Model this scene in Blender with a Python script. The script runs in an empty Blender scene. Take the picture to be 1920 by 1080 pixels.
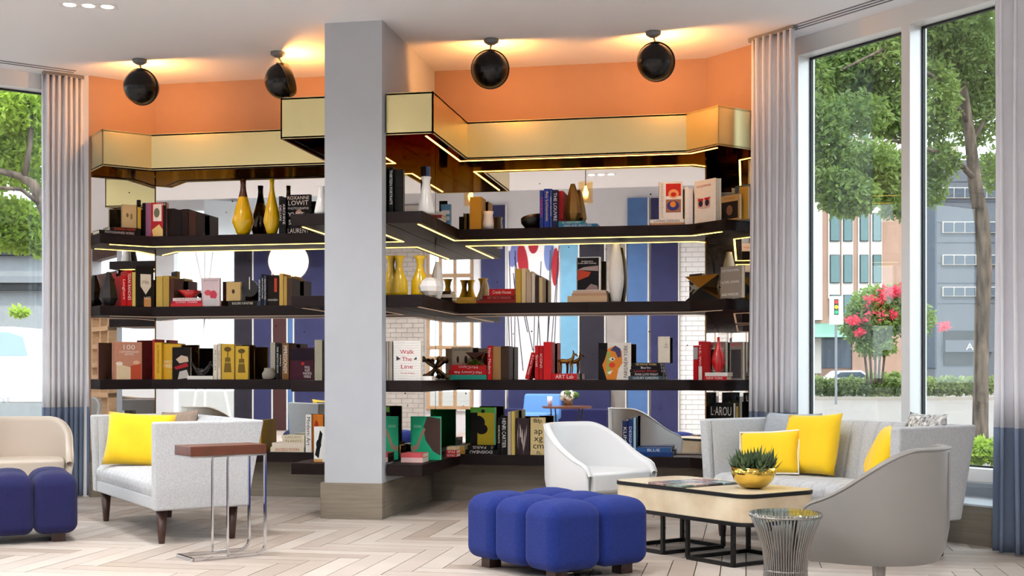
import bpy, math, random
from mathutils import Vector, Matrix
R = random.Random(7)
SC = bpy.context.scene
COL = SC.collection
rad = math.radians

# ---------------------------------------------------------------- camera
FPX, HOR, CAMH, YAW = 2300.0, 700.0, 1.10, 10.8      # focal in px, horizon row, eye height, turn to the left of the wall's normal
SA, CA = math.sin(rad(YAW)), math.cos(rad(YAW))
cam_d = bpy.data.cameras.new('camera'); cam = bpy.data.objects.new('camera', cam_d); COL.objects.link(cam)
cam.location = (0, 0, CAMH); cam.rotation_euler = (rad(90), 0, rad(YAW))
cam_d.sensor_width = 36; cam_d.lens = FPX/1920*36; cam_d.shift_y = (HOR-540)/1920
cam_d.clip_start = 0.05; cam_d.clip_end = 500
SC.camera = cam

# ---------------------------------------------------------------- sky, sun, exposure
W = bpy.data.worlds.new('sky'); SC.world = W; W.use_nodes = True
bgn = W.node_tree.nodes['Background']; bgn.inputs[0].default_value = (0.80, 0.90, 1.0, 1); bgn.inputs[1].default_value = 2.6
sl = bpy.data.lights.new('sun', 'SUN'); so = bpy.data.objects.new('sun', sl); COL.objects.link(so)
sl.energy = 2.2; sl.angle = rad(4); sl.color = (1, .95, .86); so.rotation_euler = (rad(38), 0, rad(35))
SC.view_settings.view_transform = 'Standard'; SC.view_settings.look = 'None'
SC.view_settings.gamma = 1; SC.view_settings.use_curve_mapping = False
SC.view_settings.exposure = 0.45
cy = SC.cycles
cy.max_bounces = 8; cy.diffuse_bounces = 4; cy.glossy_bounces = 5; cy.transmission_bounces = 3; cy.transparent_max_bounces = 8
cy.use_adaptive_sampling = True; cy.adaptive_threshold = .05; cy.adaptive_min_samples = 12
cy.sample_clamp_indirect = 6; cy.caustics_reflective = False; cy.caustics_refractive = False
cy.use_denoising = True

# ---------------------------------------------------------------- where a sight line meets the place (plan view)
def ratio(u):
    k = (u-960)/FPX
    return (k*CA-SA)/(CA+k*SA)
def on_line(u, p, e):
    """t along p+t*e where the sight line of column u crosses it"""
    q = ratio(u)
    return (q*p[1]-p[0])/(e[0]-q*e[1])
def dist(x, y): return -x*SA+y*CA
def height(v, x, y): return CAMH+(HOR-v)*dist(x, y)/FPX
def ground(u, v, z=0.0):
    d = FPX*(CAMH-z)/(v-HOR); r = (u-960)/FPX*d
    return (r*CA-d*SA, r*SA+d*CA)

# ---------------------------------------------------------------- materials
def lin(c):
    def f(x):
        x /= 255
        return x/12.92 if x <= .04045 else ((x+.055)/1.055)**2.4
    return tuple(f(v) for v in c)+(1,)
MATS = {}
def mat(name, c=(200, 200, 200), rough=.6, metal=0, bump=0, bscale=200, vary=0, vscale=6, c2=None, emit=None, estr=0, spec=None, coat=0, sheen=0, trans=0, ior=None, stretch=None):
    if name in MATS: return MATS[name]
    m = bpy.data.materials.new(name); m.use_nodes = True; nt = m.node_tree; b = nt.nodes['Principled BSDF']
    b.inputs['Base Color'].default_value = lin(c); b.inputs['Roughness'].default_value = rough; b.inputs['Metallic'].default_value = metal
    if spec is not None: b.inputs['Specular IOR Level'].default_value = spec
    if coat: b.inputs['Coat Weight'].default_value = coat
    if sheen: b.inputs['Sheen Weight'].default_value = sheen
    if trans: b.inputs['Transmission Weight'].default_value = trans
    if ior: b.inputs['IOR'].default_value = ior
    if emit: b.inputs['Emission Color'].default_value = lin(emit); b.inputs['Emission Strength'].default_value = estr
    tc = nt.nodes.new('ShaderNodeTexCoord'); mp = nt.nodes.new('ShaderNodeMapping'); nt.links.new(tc.outputs['Object'], mp.inputs[0])
    if stretch: mp.inputs['Scale'].default_value = stretch
    n = nt.nodes.new('ShaderNodeTexNoise'); n.inputs['Scale'].default_value = vscale; n.inputs['Detail'].default_value = 5
    nt.links.new(mp.outputs[0], n.inputs['Vector'])
    r = nt.nodes.new('ShaderNodeValToRGB')
    cc = lin(c2) if c2 else tuple(x*(1-vary) for x in lin(c)[:3])+(1,)
    r.color_ramp.elements[0].color = cc; r.color_ramp.elements[0].position = .34
    r.color_ramp.elements[1].color = lin(c); r.color_ramp.elements[1].position = .66
    nt.links.new(n.outputs['Fac'], r.inputs[0]); nt.links.new(r.outputs[0], b.inputs['Base Color'])
    if bump:
        n2 = nt.nodes.new('ShaderNodeTexNoise'); n2.inputs['Scale'].default_value = bscale; n2.inputs['Detail'].default_value = 2
        nt.links.new(mp.outputs[0], n2.inputs['Vector'])
        bp = nt.nodes.new('ShaderNodeBump'); bp.inputs['Strength'].default_value = bump; bp.inputs['Distance'].default_value = .01
        nt.links.new(n2.outputs['Fac'], bp.inputs['Height']); nt.links.new(bp.outputs[0], b.inputs['Normal'])
    MATS[name] = m
    return m
def cmat(c, rough=.5, metal=0):
    return mat('print_%d_%d_%d' % c + ('_metal' if metal else ''), tuple(int(v*.62) if max(c) < 60 else v for v in c), rough, metal, vary=.06, vscale=30, spec=.22)
mat('ceiling', (246, 247, 251), .9)
mat('plaster', (216, 217, 221), .85, vary=.03)
mat('column_paint', (180, 185, 192), .7, vary=.03)
mat('wall_upper', (170, 136, 114), .85, vary=.04)
mat('base_wood', (139, 129, 114), .55, vary=.22, vscale=5, stretch=(.6, .6, 9), bump=.08, bscale=60)
mat('brass', (224, 211, 156), .3, .92, vary=.05, vscale=2)
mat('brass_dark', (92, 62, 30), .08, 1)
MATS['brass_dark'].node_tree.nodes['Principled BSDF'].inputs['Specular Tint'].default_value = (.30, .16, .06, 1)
mat('shelf_wood', (30, 16, 16), .5, spec=.25, vary=.3, vscale=8, stretch=(.5, .5, 6))
mat('led', (255, 225, 120), .5, emit=(255, 206, 92), estr=6)
mat('led_faint_glow', (190, 165, 150), .5, emit=(255, 210, 170), estr=.25)  # unlit strip with a faint glow put into its material
mat('aluminium', (228, 227, 225), .35, .25)
mat('gasket', (22, 24, 26), .6)
mat('white_trim', (236, 236, 236), .6)
mat('track', (120, 122, 126), .5)
mat('black_metal', (24, 22, 22), .45, .3)
mat('chrome', (214, 214, 216), .1, 1)
mat('gold', (226, 192, 92), .14, 1, vary=.05)
mat('gold_dull', (150, 112, 58), .35, 1, vary=.2)
mat('steel', (150, 147, 144), .28, 1)
mat('walnut', (104, 56, 36), .35, vary=.25, vscale=7, stretch=(1, 8, 1))
mat('leg_wood', (62, 34, 24), .4, vary=.25, vscale=9)
def mirror_mat():
    m = bpy.data.materials.new('antique_mirror'); m.use_nodes = True; nt = m.node_tree; b = nt.nodes['Principled BSDF']
    b.inputs['Metallic'].default_value = 1; b.inputs['Roughness'].default_value = .012
    tc = nt.nodes.new('ShaderNodeTexCoord'); n = nt.nodes.new('ShaderNodeTexVoronoi'); n.inputs['Scale'].default_value = 7
    nt.links.new(tc.outputs['Object'], n.inputs['Vector'])
    n2 = nt.nodes.new('ShaderNodeTexNoise'); n2.inputs['Scale'].default_value = 3; nt.links.new(tc.outputs['Object'], n2.inputs['Vector'])
    ad = nt.nodes.new('ShaderNodeMath'); ad.operation = 'MULTIPLY_ADD'; ad.inputs[1].default_value = .12; nt.links.new(n2.outputs['Fac'], ad.inputs[0]); nt.links.new(n.outputs['Distance'], ad.inputs[2])
    r = nt.nodes.new('ShaderNodeValToRGB'); r.color_ramp.elements[0].position = .10; r.color_ramp.elements[0].color = (.10, .07, .05, 1)
    r.color_ramp.elements[1].position = .115; r.color_ramp.elements[1].color = (.93, .915, .90, 1)
    nt.links.new(ad.outputs[0], r.inputs[0]); nt.links.new(r.outputs[0], b.inputs['Base Color'])
    MATS['mirror'] = m
mirror_mat()
def glass_mat(name, tint=(1, 1, 1), gl=.07):
    m = bpy.data.materials.new(name); m.use_nodes = True; nt = m.node_tree
    for n in list(nt.nodes): nt.nodes.remove(n)
    o = nt.nodes.new('ShaderNodeOutputMaterial'); t = nt.nodes.new('ShaderNodeBsdfTransparent'); g = nt.nodes.new('ShaderNodeBsdfGlossy'); x = nt.nodes.new('ShaderNodeMixShader')
    t.inputs[0].default_value = tint+(1,); g.inputs['Roughness'].default_value = .0; x.inputs[0].default_value = gl
    nt.links.new(t.outputs[0], x.inputs[1]); nt.links.new(g.outputs[0], x.inputs[2]); nt.links.new(x.outputs[0], o.inputs[0])
    MATS[name] = m
glass_mat('pane', (.97, .99, .98), .05); glass_mat('amber_glass', (1, .8, .5), .12); glass_mat('table_glass', (.75, .86, .82), .35)

# ---------------------------------------------------------------- mesh helpers
class MB:
    def __init__(s): s.v = []; s.f = []
    def add(s, vs, fs):
        o = len(s.v); s.v += [tuple(p) for p in vs]; s.f += [tuple(i+o for i in f) for f in fs]; return s
    def hexa(s, p):   # bottom 4 (ccw), top 4
        return s.add(p, [(3, 2, 1, 0), (4, 5, 6, 7), (0, 1, 5, 4), (1, 2, 6, 5), (2, 3, 7, 6), (3, 0, 4, 7)])
    def box(s, x0, x1, y0, y1, z0, z1):
        return s.hexa([(x0, y0, z0), (x1, y0, z0), (x1, y1, z0), (x0, y1, z0), (x0, y0, z1), (x1, y0, z1), (x1, y1, z1), (x0, y1, z1)])
    def prism(s, poly, z0, z1):
        n = len(poly)
        a = sum(poly[i][0]*poly[(i+1) % n][1]-poly[(i+1) % n][0]*poly[i][1] for i in range(n))
        if a < 0: poly = poly[::-1]
        return s.add([(x, y, z0) for x, y in poly]+[(x, y, z1) for x, y in poly], [tuple(range(n-1, -1, -1)), tuple(range(n, 2*n))]+[(i, (i+1) % n, (i+1) % n+n, i+n) for i in range(n)])
    def slab(s, p, q, th, z0, z1):  # vertical slab from p to q in plan, th to its left
        dx, dy = q[0]-p[0], q[1]-p[1]; l = math.hypot(dx, dy); nx, ny = -dy/l*th, dx/l*th
        return s.prism([p, q, (q[0]+nx, q[1]+ny), (p[0]+nx, p[1]+ny)], z0, z1)
    def lathe(s, prof, n=24, c=(0, 0), sq=1.0, ph=0):
        o = []; k = len(prof)
        for r, z in prof:
            for i in range(n):
                a = 2*math.pi*i/n+ph; o.append((c[0]+r*math.cos(a), c[1]+r*sq*math.sin(a), z))
        f = [(j*n+i, j*n+(i+1) % n, (j+1)*n+(i+1) % n, (j+1)*n+i) for j in range(k-1) for i in range(n)]
        f.append(tuple(range(n-1, -1, -1))); f.append(tuple(range((k-1)*n, k*n)))
        return s.add(o, f)
    def tube(s, pts, r, n=8, closed=False):
        pts = [Vector(p) for p in pts]; m = len(pts); rr = r if isinstance(r, (list, tuple)) else [r]*m; o = []; up = None
        for i, p in enumerate(pts):
            if closed: t = pts[(i+1) % m]-pts[i-1]
            else: t = pts[min(i+1, m-1)]-pts[max(i-1, 0)]
            t = t.normalized()
            if up is None: up = t.orthogonal().normalized()
            up = (up-t*up.dot(t)); up = up.normalized() if up.length > 1e-6 else t.orthogonal().normalized()
            w = t.cross(up)
            o += [p+(up*math.cos(2*math.pi*k/n)+w*math.sin(2*math.pi*k/n))*rr[i] for k in range(n)]
        f = [(j*n+i, j*n+(i+1) % n, ((j+1) % m)*n+(i+1) % n, ((j+1) % m)*n+i) for j in range(m if closed else m-1) for i in range(n)]
        if not closed: f += [tuple(range(n-1, -1, -1)), tuple(range((m-1)*n, m*n))]
        return s.add(o, f)
    def bar(s, p, q, w, h):   # square bar
        p, q = Vector(p), Vector(q); t = (q-p).normalized(); z = Vector((0, 0, 1)) if abs(t.z) < .9 else Vector((0, 1, 0))
        a = t.cross(z).normalized(); b = a.cross(t).normalized(); a *= w/2; b *= h/2
        return s.hexa([p-a-b, p+a-b, q+a-b, q-a-b, p-a+b, p+a+b, q+a+b, q-a+b])
    def grid(s, nu, nv, fn):
        vs = [fn(i/(nu-1), j/(nv-1)) for j in range(nv) for i in range(nu)]
        return s.add(vs, [(j*nu+i, j*nu+i+1, (j+1)*nu+i+1, (j+1)*nu+i) for j in range(nv-1) for i in range(nu-1)])
    def quad(s, a, b, c, d): return s.add([a, b, c, d], [(0, 1, 2, 3)])
    def mesh(s, name):
        m = bpy.data.meshes.new(name); m.from_pydata(s.v, [], s.f); m.update(); return m
def tag(o, label=None, cat=None, group=None, kind=None):
    for k, v in (('label', label), ('category', cat), ('group', group), ('kind', kind)):
        if v: o[k] = v
    return o
def obj(name, mb, material, parent=None, smooth=False, bevel=0, seg=2, sub=0, solid=0):
    me = mb if isinstance(mb, bpy.types.Mesh) else mb.mesh(name)
    if material is not None and not me.materials: me.materials.append(MATS[material] if isinstance(material, str) else material)
    o = bpy.data.objects.new(name, me); COL.objects.link(o)
    if parent: o.parent = parent
    if smooth:
        me.polygons.foreach_set('use_smooth', [True]*len(me.polygons))
    if solid:
        md = o.modifiers.new('solid', 'SOLIDIFY'); md.thickness = solid; md.offset = 0
    if bevel:
        md = o.modifiers.new('bevel', 'BEVEL'); md.width = bevel; md.segments = seg; md.limit_method = 'ANGLE'; md.angle_limit = rad(35)
        me.polygons.foreach_set('use_smooth', [True]*len(me.polygons))
        if not sub: o.modifiers.new('wn', 'WEIGHTED_NORMAL')
    if sub:
        md = o.modifiers.new('sub', 'SUBSURF'); md.levels = sub; md.render_levels = sub
    return o
def thing(name, label, cat, loc=(0, 0, 0), rz=0, group=None):
    o = bpy.data.objects.new(name, None); COL.objects.link(o); o.location = loc; o.rotation_euler = (0, 0, rz); o.empty_display_size = .1
    return tag(o, label, cat, group)
def struct(name, mb, m, label=None, **k):
    return tag(obj(name, mb, m, **k), label, None, None, 'structure')
def light(name, kind, loc, energy, color=(1, 1, 1), parent=None, **k):
    l = bpy.data.lights.new(name, kind); l.energy = energy; l.color = color
    for a, v in k.items(): setattr(l, a, v)
    o = bpy.data.objects.new(name, l); COL.objects.link(o); o.location = loc
    if parent: o.parent = parent
    return o
S2 = math.sqrt(.5)
TEXTS = []
def text(parent, s, mtx, w, h, color, name='title'):
    """flat lettering; mtx maps text plane (x right, y up, z out) into the parent's space; fitted into w x h about its origin"""
    c = bpy.data.curves.new(name, 'FONT'); c.body = s; c.align_x = 'CENTER'; c.align_y = 'CENTER'; c.size = 1; c.resolution_u = 2; c.space_line = .85
    c.materials.append(cmat(color)); o = bpy.data.objects.new(name, c); COL.objects.link(o); o.parent = parent
    o.matrix_local = mtx; TEXTS.append((o, mtx, w, h)); return o
def fit_texts():
    vl = bpy.context.view_layer; vl.update(); dg = bpy.context.evaluated_depsgraph_get()
    for o, mtx, w, h in TEXTS:
        me = bpy.data.meshes.new_from_object(o.evaluated_get(dg)); par, nm = o.parent, o.name
        bpy.data.objects.remove(o)
        xs = [v.co.x for v in me.vertices] or [0, 1]; ys = [v.co.y for v in me.vertices] or [0, 1]
        dx, dy = max(xs)-min(xs), max(ys)-min(ys); cx, cy_ = (max(xs)+min(xs))/2, (max(ys)+min(ys))/2
        sx, sy = w/max(dx, 1e-4), h/max(dy, 1e-4); s = min(sx, sy)
        n = bpy.data.objects.new(nm, me); COL.objects.link(n); n.parent = par
        n.matrix_local = mtx @ Matrix.Diagonal((min(sx, s*1.5), min(sy, s*1.5), 1, 1)) @ Matrix.Translation((-cx, -cy_, 0))
# ================================================================ the room shell
CEIL = 3.757; YB = 10.47; YFIN = 8.95; XC0, XC1, YC = -3.142, -2.69, 8.88
G_R = (-.326, YB); G_L = (-5.339, YB)
HI = 4.75                                   # the hall behind the camera is taller
KR, KL = 10.37, 16.05                       # window planes: x+y = KR on one side, y-x = KL on the other
# floor: herringbone planks, the biggest ones singly
fl = tag(obj('floor', MB().prism([(-13.8, -1.8), (8.6, -1.8), (8.6, 2), (.1, 10.5), (.1, 10.7), (-5.7, 10.7), (-5.7, 10.6), (-13.8, 2.5)], -.2, -.012), mat('floor_gap', (84, 70, 58), .9)), 'pale herringbone plank floor', None, None, 'structure')
def plank_mat(i, c):
    return mat('oak_%d' % i, c, .42, vary=.10, vscale=4, stretch=(1, 1, 1), bump=.05, bscale=25)
PM = [plank_mat(i, c) for i, c in enumerate([(190, 179, 170), (181, 169, 159), (197, 188, 179), (172, 159, 148)])]
PL, PW = .84, .14
cand = []
for a in range(-70, 70):
    for b in range(-24, 24):
        # herringbone cell: one plank along x, one along y
        ox = a*PW+b*PL*1.0; oy = a*PW-b*PL*1.0
        cand.append((ox, oy, PL, PW)); cand.append((ox+PL, oy+PW-PL, PW, PL))
def seen(x, y):
    d = dist(x, y)
    if d < 5.2: return None
    u = 960+FPX*(x*CA+y*SA)/d; v = HOR+FPX*CAMH/d
    return (u, v) if -60 < u < 1980 and v < 1110 else None
near, far = [], []
for (x, y, w, h) in cand:
    cx, cyy = x+w/2, y+h/2
    if not (-13 < cx < 8 and -2 < cyy < 10.5 and cx+cyy < 10.4 and cyy-cx < 16.1): continue
    s_ = seen(cx, cyy)
    (near if s_ and dist(cx, cyy) < 10.6 else far).append((dist(cx, cyy), x, y, w, h))
near.sort()
far += near[300:]; near = near[:300]
meshes = {}
gp = .0030
for k, (d, x, y, w, h) in enumerate(near):
    key = (w > h, k % 4)
    if key not in meshes:
        me = MB().box(-w/2+gp, w/2-gp, -h/2+gp, h/2-gp, -.012, 0).mesh('plank'); me.materials.append(PM[k % 4]); meshes[key] = me
    o = bpy.data.objects.new('plank', meshes[key]); COL.objects.link(o); o.parent = fl; o.location = (x+w/2, y+h/2, R.uniform(-.0006, .0004))
for q in range(4):
    mb = MB()
    for k, (d, x, y, w, h) in enumerate(far):
        if k % 4 == q: mb.box(x+gp, x+w-gp, y+gp, y+h-gp, -.012, 0)
    o = obj('plank_field', mb, PM[q], fl); o['kind'] = 'stuff'
# ceilings
cl = struct('ceiling', MB().prism([(-12.9, 3.4), (7.2, 3.4), (.1, 10.5), (.1, 10.7), (-5.7, 10.7), (-5.7, 10.6)], CEIL, CEIL+.25), 'ceiling')
struct('ceiling_hall', MB().prism([(-13.8, -1.8), (8.6, -1.8), (8.6, 2), (7.1, 3.5), (-12.8, 3.5), (-13.8, 2.5)], HI, HI+.2), 'ceiling')
struct('wall_bulkhead', MB().box(-12.9, 7.1, 3.4, 3.55, CEIL+.25, HI), 'plaster')
# niche walls: back wall on both sides of the column, 45 degree ends
e_r = (S2, -S2); e_l = (-S2, -S2)
def along(p, e, t): return (p[0]+e[0]*t, p[1]+e[1]*t)
END_R, END_L = along(G_R, e_r, .56), along(G_L, e_l, .60)
struct('wall_back_right', MB().slab((G_R[0]+.0, YB), (XC1-.02, YB), -.2, 0, CEIL), 'wall_upper')
struct('wall_back_left', MB().slab((XC0+.02, YB), G_L, -.2, 0, CEIL), 'wall_upper')
struct('wall_facet_right', MB().slab(G_R, END_R, .2, 0, CEIL), 'wall_upper')
struct('wall_facet_left', MB().slab(G_L, END_L, -.2, 0, CEIL), 'wall_upper')
col = struct('column', MB().box(XC0, XC1, YC, YB+.1, 0, CEIL), 'column_paint', 'pale grey square column between the bookshelves')
bb = struct('baseboard_column', MB().box(XC0-.03, XC1+.006, YC-.012, YC+.05, 0, .272), 'base_wood', bevel=.003)
struct('baseboard_column_side', MB().box(XC1, XC1+.006, YC+.05, YB, 0, .272), 'base_wood')
struct('baseboard_column_side_left', MB().box(XC0-.03, XC0, YC+.05, YB, 0, .272), 'base_wood')
# recessed plinth panel below the bottom shelves
def off(poly): return poly
struct('baseboard_right', MB().prism([(XC1+.006, YB-.09), (G_R[0]-.03, YB-.09), (END_R[0]-.09*S2, END_R[1]-.09*S2), END_R, G_R, (XC1+.006, YB)], 0, .31), 'base_wood')
struct('baseboard_left', MB().prism([(XC0-.03, YB-.09), (G_L[0]+.03, YB-.09), (END_L[0]+.09*S2, END_L[1]-.09*S2), END_L, G_L, (XC0-.03, YB)], 0, .31), 'base_wood')

# ---- windows. local axes: t along the wall, n out of the room
def win_frame(idx, p0, e, nrm, t0, t1, mulls, jw, sill, head, depth, label):
    """frame, mullions and panes on the line p0+t*e"""
    w = thing('window_%d' % idx, label, None); w['kind'] = 'structure'
    def pt(t, n, z): return (p0[0]+e[0]*t+nrm[0]*n, p0[1]+e[1]*t+nrm[1]*n, z)
    def bx(ta, tb, na, nb, za, zb):
        return MB().hexa([pt(ta, na, za), pt(tb, na, za), pt(tb, nb, za), pt(ta, nb, za), pt(ta, na, zb), pt(tb, na, zb), pt(tb, nb, zb), pt(ta, nb, zb)])
    obj('head_frame', bx(t0, t1, 0, depth+.06, CEIL-head, CEIL), 'aluminium', w)
    obj('sill_frame', bx(t0, t1, 0, depth+.06, sill-.085, sill), 'aluminium', w)
    edges = [t0, *mulls, t1]
    for i, t in enumerate(edges):
        obj('mullion', bx(t-jw/2, t+jw/2, 0, depth+.06, sill, CEIL-head), 'aluminium', w)
    for a, b in zip(edges[:-1], edges[1:]):
        a += jw/2; b -= jw/2
        obj('pane', bx(a, b, depth+.012, depth+.02, sill, CEIL-head), 'pane', w)
        g = MB()
        g.add(bx(a, a+.012, depth, depth+.03, sill, CEIL-head).v, bx(0, 1, 0, 1, 0, 1).f); g.add(bx(b-.012, b, depth, depth+.03, sill, CEIL-head).v, bx(0, 1, 0, 1, 0, 1).f)
        g.add(bx(a, b, depth, depth+.03, CEIL-head-.014, CEIL-head).v, bx(0, 1, 0, 1, 0, 1).f); g.add(bx(a, b, depth, depth+.03, sill, sill+.012).v, bx(0, 1, 0, 1, 0, 1).f)
        obj('gasket', g, 'gasket', w)
    return w
nR, nL = (S2, S2), (-S2, S2)
pR = (KR-10.1, 10.1); pL = (10.1-KL, 10.1)
tm = on_line(1698, pR, e_r); tj = on_line(1490, pR, e_r)
win_frame(1, pR, e_r, nR, tj, tm+2*(tm-tj)+.3, [tm, tm+(tm-tj)+.15], .075, .448, .14, .13, 'tall aluminium framed window beside the sofa')
win_frame(2, pL, e_l, nL, .12, 4.4, [1.4, 2.9], .075, .30, .14, .13, 'tall aluminium framed window behind the leather chair')
# wall pieces that close the shell
struct('wall_nib_right', MB().prism([END_R, (pR[0]+e_r[0]*tj, pR[1]+e_r[1]*tj), (pR[0]+e_r[0]*(tj-.03)+nR[0]*.18, pR[1]+e_r[1]*(tj-.03)+nR[1]*.18), (END_R[0]+.02, END_R[1]+.35)], 0, CEIL), 'plaster')
struct('wall_nib_left', MB().prism([END_L, (pL[0]+e_l[0]*.12, pL[1]+e_l[1]*.12), (pL[0]+e_l[0]*.09+nL[0]*.18, pL[1]+e_l[1]*.09+nL[1]*.18), (END_L[0]-.02, END_L[1]+.35)], 0, CEIL), 'plaster')
def wseg(name, p, e, n, t0, t1, z0, z1, m='plaster', th=.2, o=0):
    q = [(p[0]+e[0]*t+n[0]*k, p[1]+e[1]*t+n[1]*k) for t, k in ((t0, o), (t1, o), (t1, th+o), (t0, th+o))]
    return struct(name, MB().prism(q, z0, z1), m)
tRe = tm+2*(tm-tj)+.3
# low wall and heater box under the windows
wseg('wall_low_right', pR, e_r, nR, tj-.1, tRe+.1, 0, .363, 'plaster')
wseg('wall_low_left', pL, e_l, nL, .0, 4.5, 0, .215, 'plaster')
box_m = mat('sill_paint', (196, 205, 212), .35)
s = wseg('trim_1', pR, e_r, nR, tj+.05, tRe, .33, .362, mat('sill_edge', (120, 126, 132), .4), .12, -.10)
s = wseg('baseboard_window', pR, e_r, nR, tj+.3, tRe, 0, .25, 'base_wood', .46, -.47)
s = wseg('trim_2', pR, e_r, nR, tj+.3, tRe, .25, .262, box_m, .47, -.475)
# ceiling slots (curtain tracks) beside the windows
tk = thing('curtain_track', 'twin slot curtain track in the ceiling along the window with red flowers outside', 'curtain track')
for o_ in (-.30, -.25, -.2):
    q = [(pR[0]+e_r[0]*t+nR[0]*k, pR[1]+e_r[1]*t+nR[1]*k) for t, k in ((0.05, o_), (3.6, o_), (3.6, o_+.012), (.05, o_+.012))]
    obj('slot', MB().prism(q, CEIL-.006, CEIL-.0005), 'track', tk)
tk = thing('curtain_track', 'twin slot curtain track in the ceiling above the leather chair', 'curtain track')
for o_ in (-.30, -.23):
    q = [(pL[0]+e_l[0]*t+nL[0]*k, pL[1]+e_l[1]*t+nL[1]*k) for t, k in ((0.05, o_), (4, o_), (4, o_+.012), (.05, o_+.012))]
    obj('slot', MB().prism(q, CEIL-.006, CEIL-.0005), 'track', tk)

# ================================================================ mirrors behind the shelves
ZM0, ZM1 = .42, 2.93
def mirror(p, q, th, label):
    o = obj('wall_mirror', MB().slab(p, q, th, ZM0, ZM1), 'mirror'); return tag(o, label, 'mirror')
mirror((XC1+.012, YB-.001), (G_R[0], YB-.001), -.01, 'long mirror on the back wall behind the armchair')
mirror((XC0-.012, YB-.001), (G_L[0], YB-.001), .01, 'long mirror on the back wall behind the loveseat')
mirror(G_R, along(G_R, e_r, .54), -.01, 'narrow angled mirror next to the curtain by the sofa')
mirror(G_L, along(G_L, e_l, .58), .01, 'narrow angled mirror next to the curtain by the loveseat')
mirror((XC1, YFIN), (XC1, YB-.012), -.01, 'mirror on the column side facing the sofa')
mirror((XC0, YFIN), (XC0, YB-.012), .01, 'mirror on the column side facing the loveseat')
def edge(x, y): return obj
# ================================================================ shelves and brass canopies
def outline(depth, fin, s_facet_r, s_facet_l, inset=0):
    yf = YB-depth-inset
    t = math.tan(rad(22.5))
    DR = (G_R[0]-depth*t, YB-depth); ER = along(DR, e_r, s_facet_r); FR = (ER[0]+depth*S2, ER[1]+depth*S2)
    DL = (G_L[0]+depth*t, YB-depth); EL = along(DL, e_l, s_facet_l); FL = (EL[0]-depth*S2, EL[1]+depth*S2)
    g = .013; gt = g*math.tan(rad(22.5))
    FR = (FR[0]-g*S2, FR[1]-g*S2); FL = (FL[0]+g*S2, FL[1]-g*S2)
    rp = [(XC1+g, YFIN), (XC1+fin, YFIN), (XC1+fin, YB-depth), DR, ER, FR, (G_R[0]-gt, YB-g), (XC1+g, YB-g)]
    lp = [(XC0-g, YFIN), (XC0-fin, YFIN), (XC0-fin, YB-depth), DL, EL, FL, (G_L[0]+gt, YB-g), (XC0-g, YB-g)]
    return rp, lp
def shrink(poly, side, inn):
    """the light line: runs inside the front edge of an outline, as a strip of width .02"""
    s = 1 if side == 'r' else -1
    a, b, c, d = poly[1], poly[2], poly[3], poly[4]
    def strip(k):
        t = math.tan(rad(22.5))*k
        return [(a[0]-s*k, a[1]+.10), (b[0]-s*k, b[1]+k), (c[0]+s*t, c[1]+k), (d[0]+s*k*S2-s*.10*S2, d[1]+k*S2+.10*S2)]
    p, q = strip(inn), strip(inn+.015)
    return p, q
def led(poly, side, z, parent, inn, m):
    p, q = shrink(poly, side, inn); mb = MB()
    for i in range(3):
        mb.prism([p[i], p[i+1], q[i+1], q[i]], z-.004, z-.0005)
    return obj('led_strip', mb, m, parent)
SH = [.41, 1.046, 1.695, 2.325]; TH = .087
lvl = ['bottom', 'third', 'second', 'top']
shelfR, shelfL = outline(.30, .295, .41, .46)
for i, z in enumerate(SH):
    for side, poly in (('r', shelfR), ('l', shelfL)):
        o = obj('floating_shelf', MB().prism(poly, z-TH, z), 'shelf_wood', bevel=.003)
        where = 'armchair and sofa' if side == 'r' else 'loveseat'
        tag(o, '%s dark wood shelf of the bookcase behind the %s' % (lvl[i], where), 'shelf')
        if i == 3: led(poly, side, z-TH, o, .05, 'led')
        if i == 2: led(poly, side, z-TH, o, .05, 'led_faint_glow')
canR, canL = outline(.37, .38, .375, .43)
ZF0, ZF1 = 2.905, 3.222
for side, poly in (('r', canR), ('l', canL)):
    where = 'armchair and sofa' if side == 'r' else 'loveseat'
    o = thing('brass_canopy', 'polished brass canopy box crowning the bookcase behind the %s' % where, 'canopy')
    n = len(poly)
    for i in range(0, 5):
        p, q = poly[i], poly[(i+1) % n]
        obj('fascia', MB().slab(p, q, .012 if side == 'r' else -.012, ZF0, ZF1), 'brass', o)
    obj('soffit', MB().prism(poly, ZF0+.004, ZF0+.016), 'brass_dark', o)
    obj('top_panel', MB().prism(poly, ZF1-.016, ZF1-.004), 'brass', o)
    led(poly, side, ZF0+.004, o, .075, 'led' if side == 'r' else 'gasket')
# thin vertical brass joints of the mirrors
def joint(x, y, label):
    o = obj('mirror_joint', MB().box(x-.007, x+.007, y-.0128, y-.0115, .42, 2.9), 'brass_dark'); tag(o, label, 'trim')
joint(G_R[0]-.006, YB, 'slim brass strip at the mirror corner near the sofa'); joint(G_L[0]+.006, YB, 'slim brass strip at the mirror corner behind the loveseat')
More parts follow.
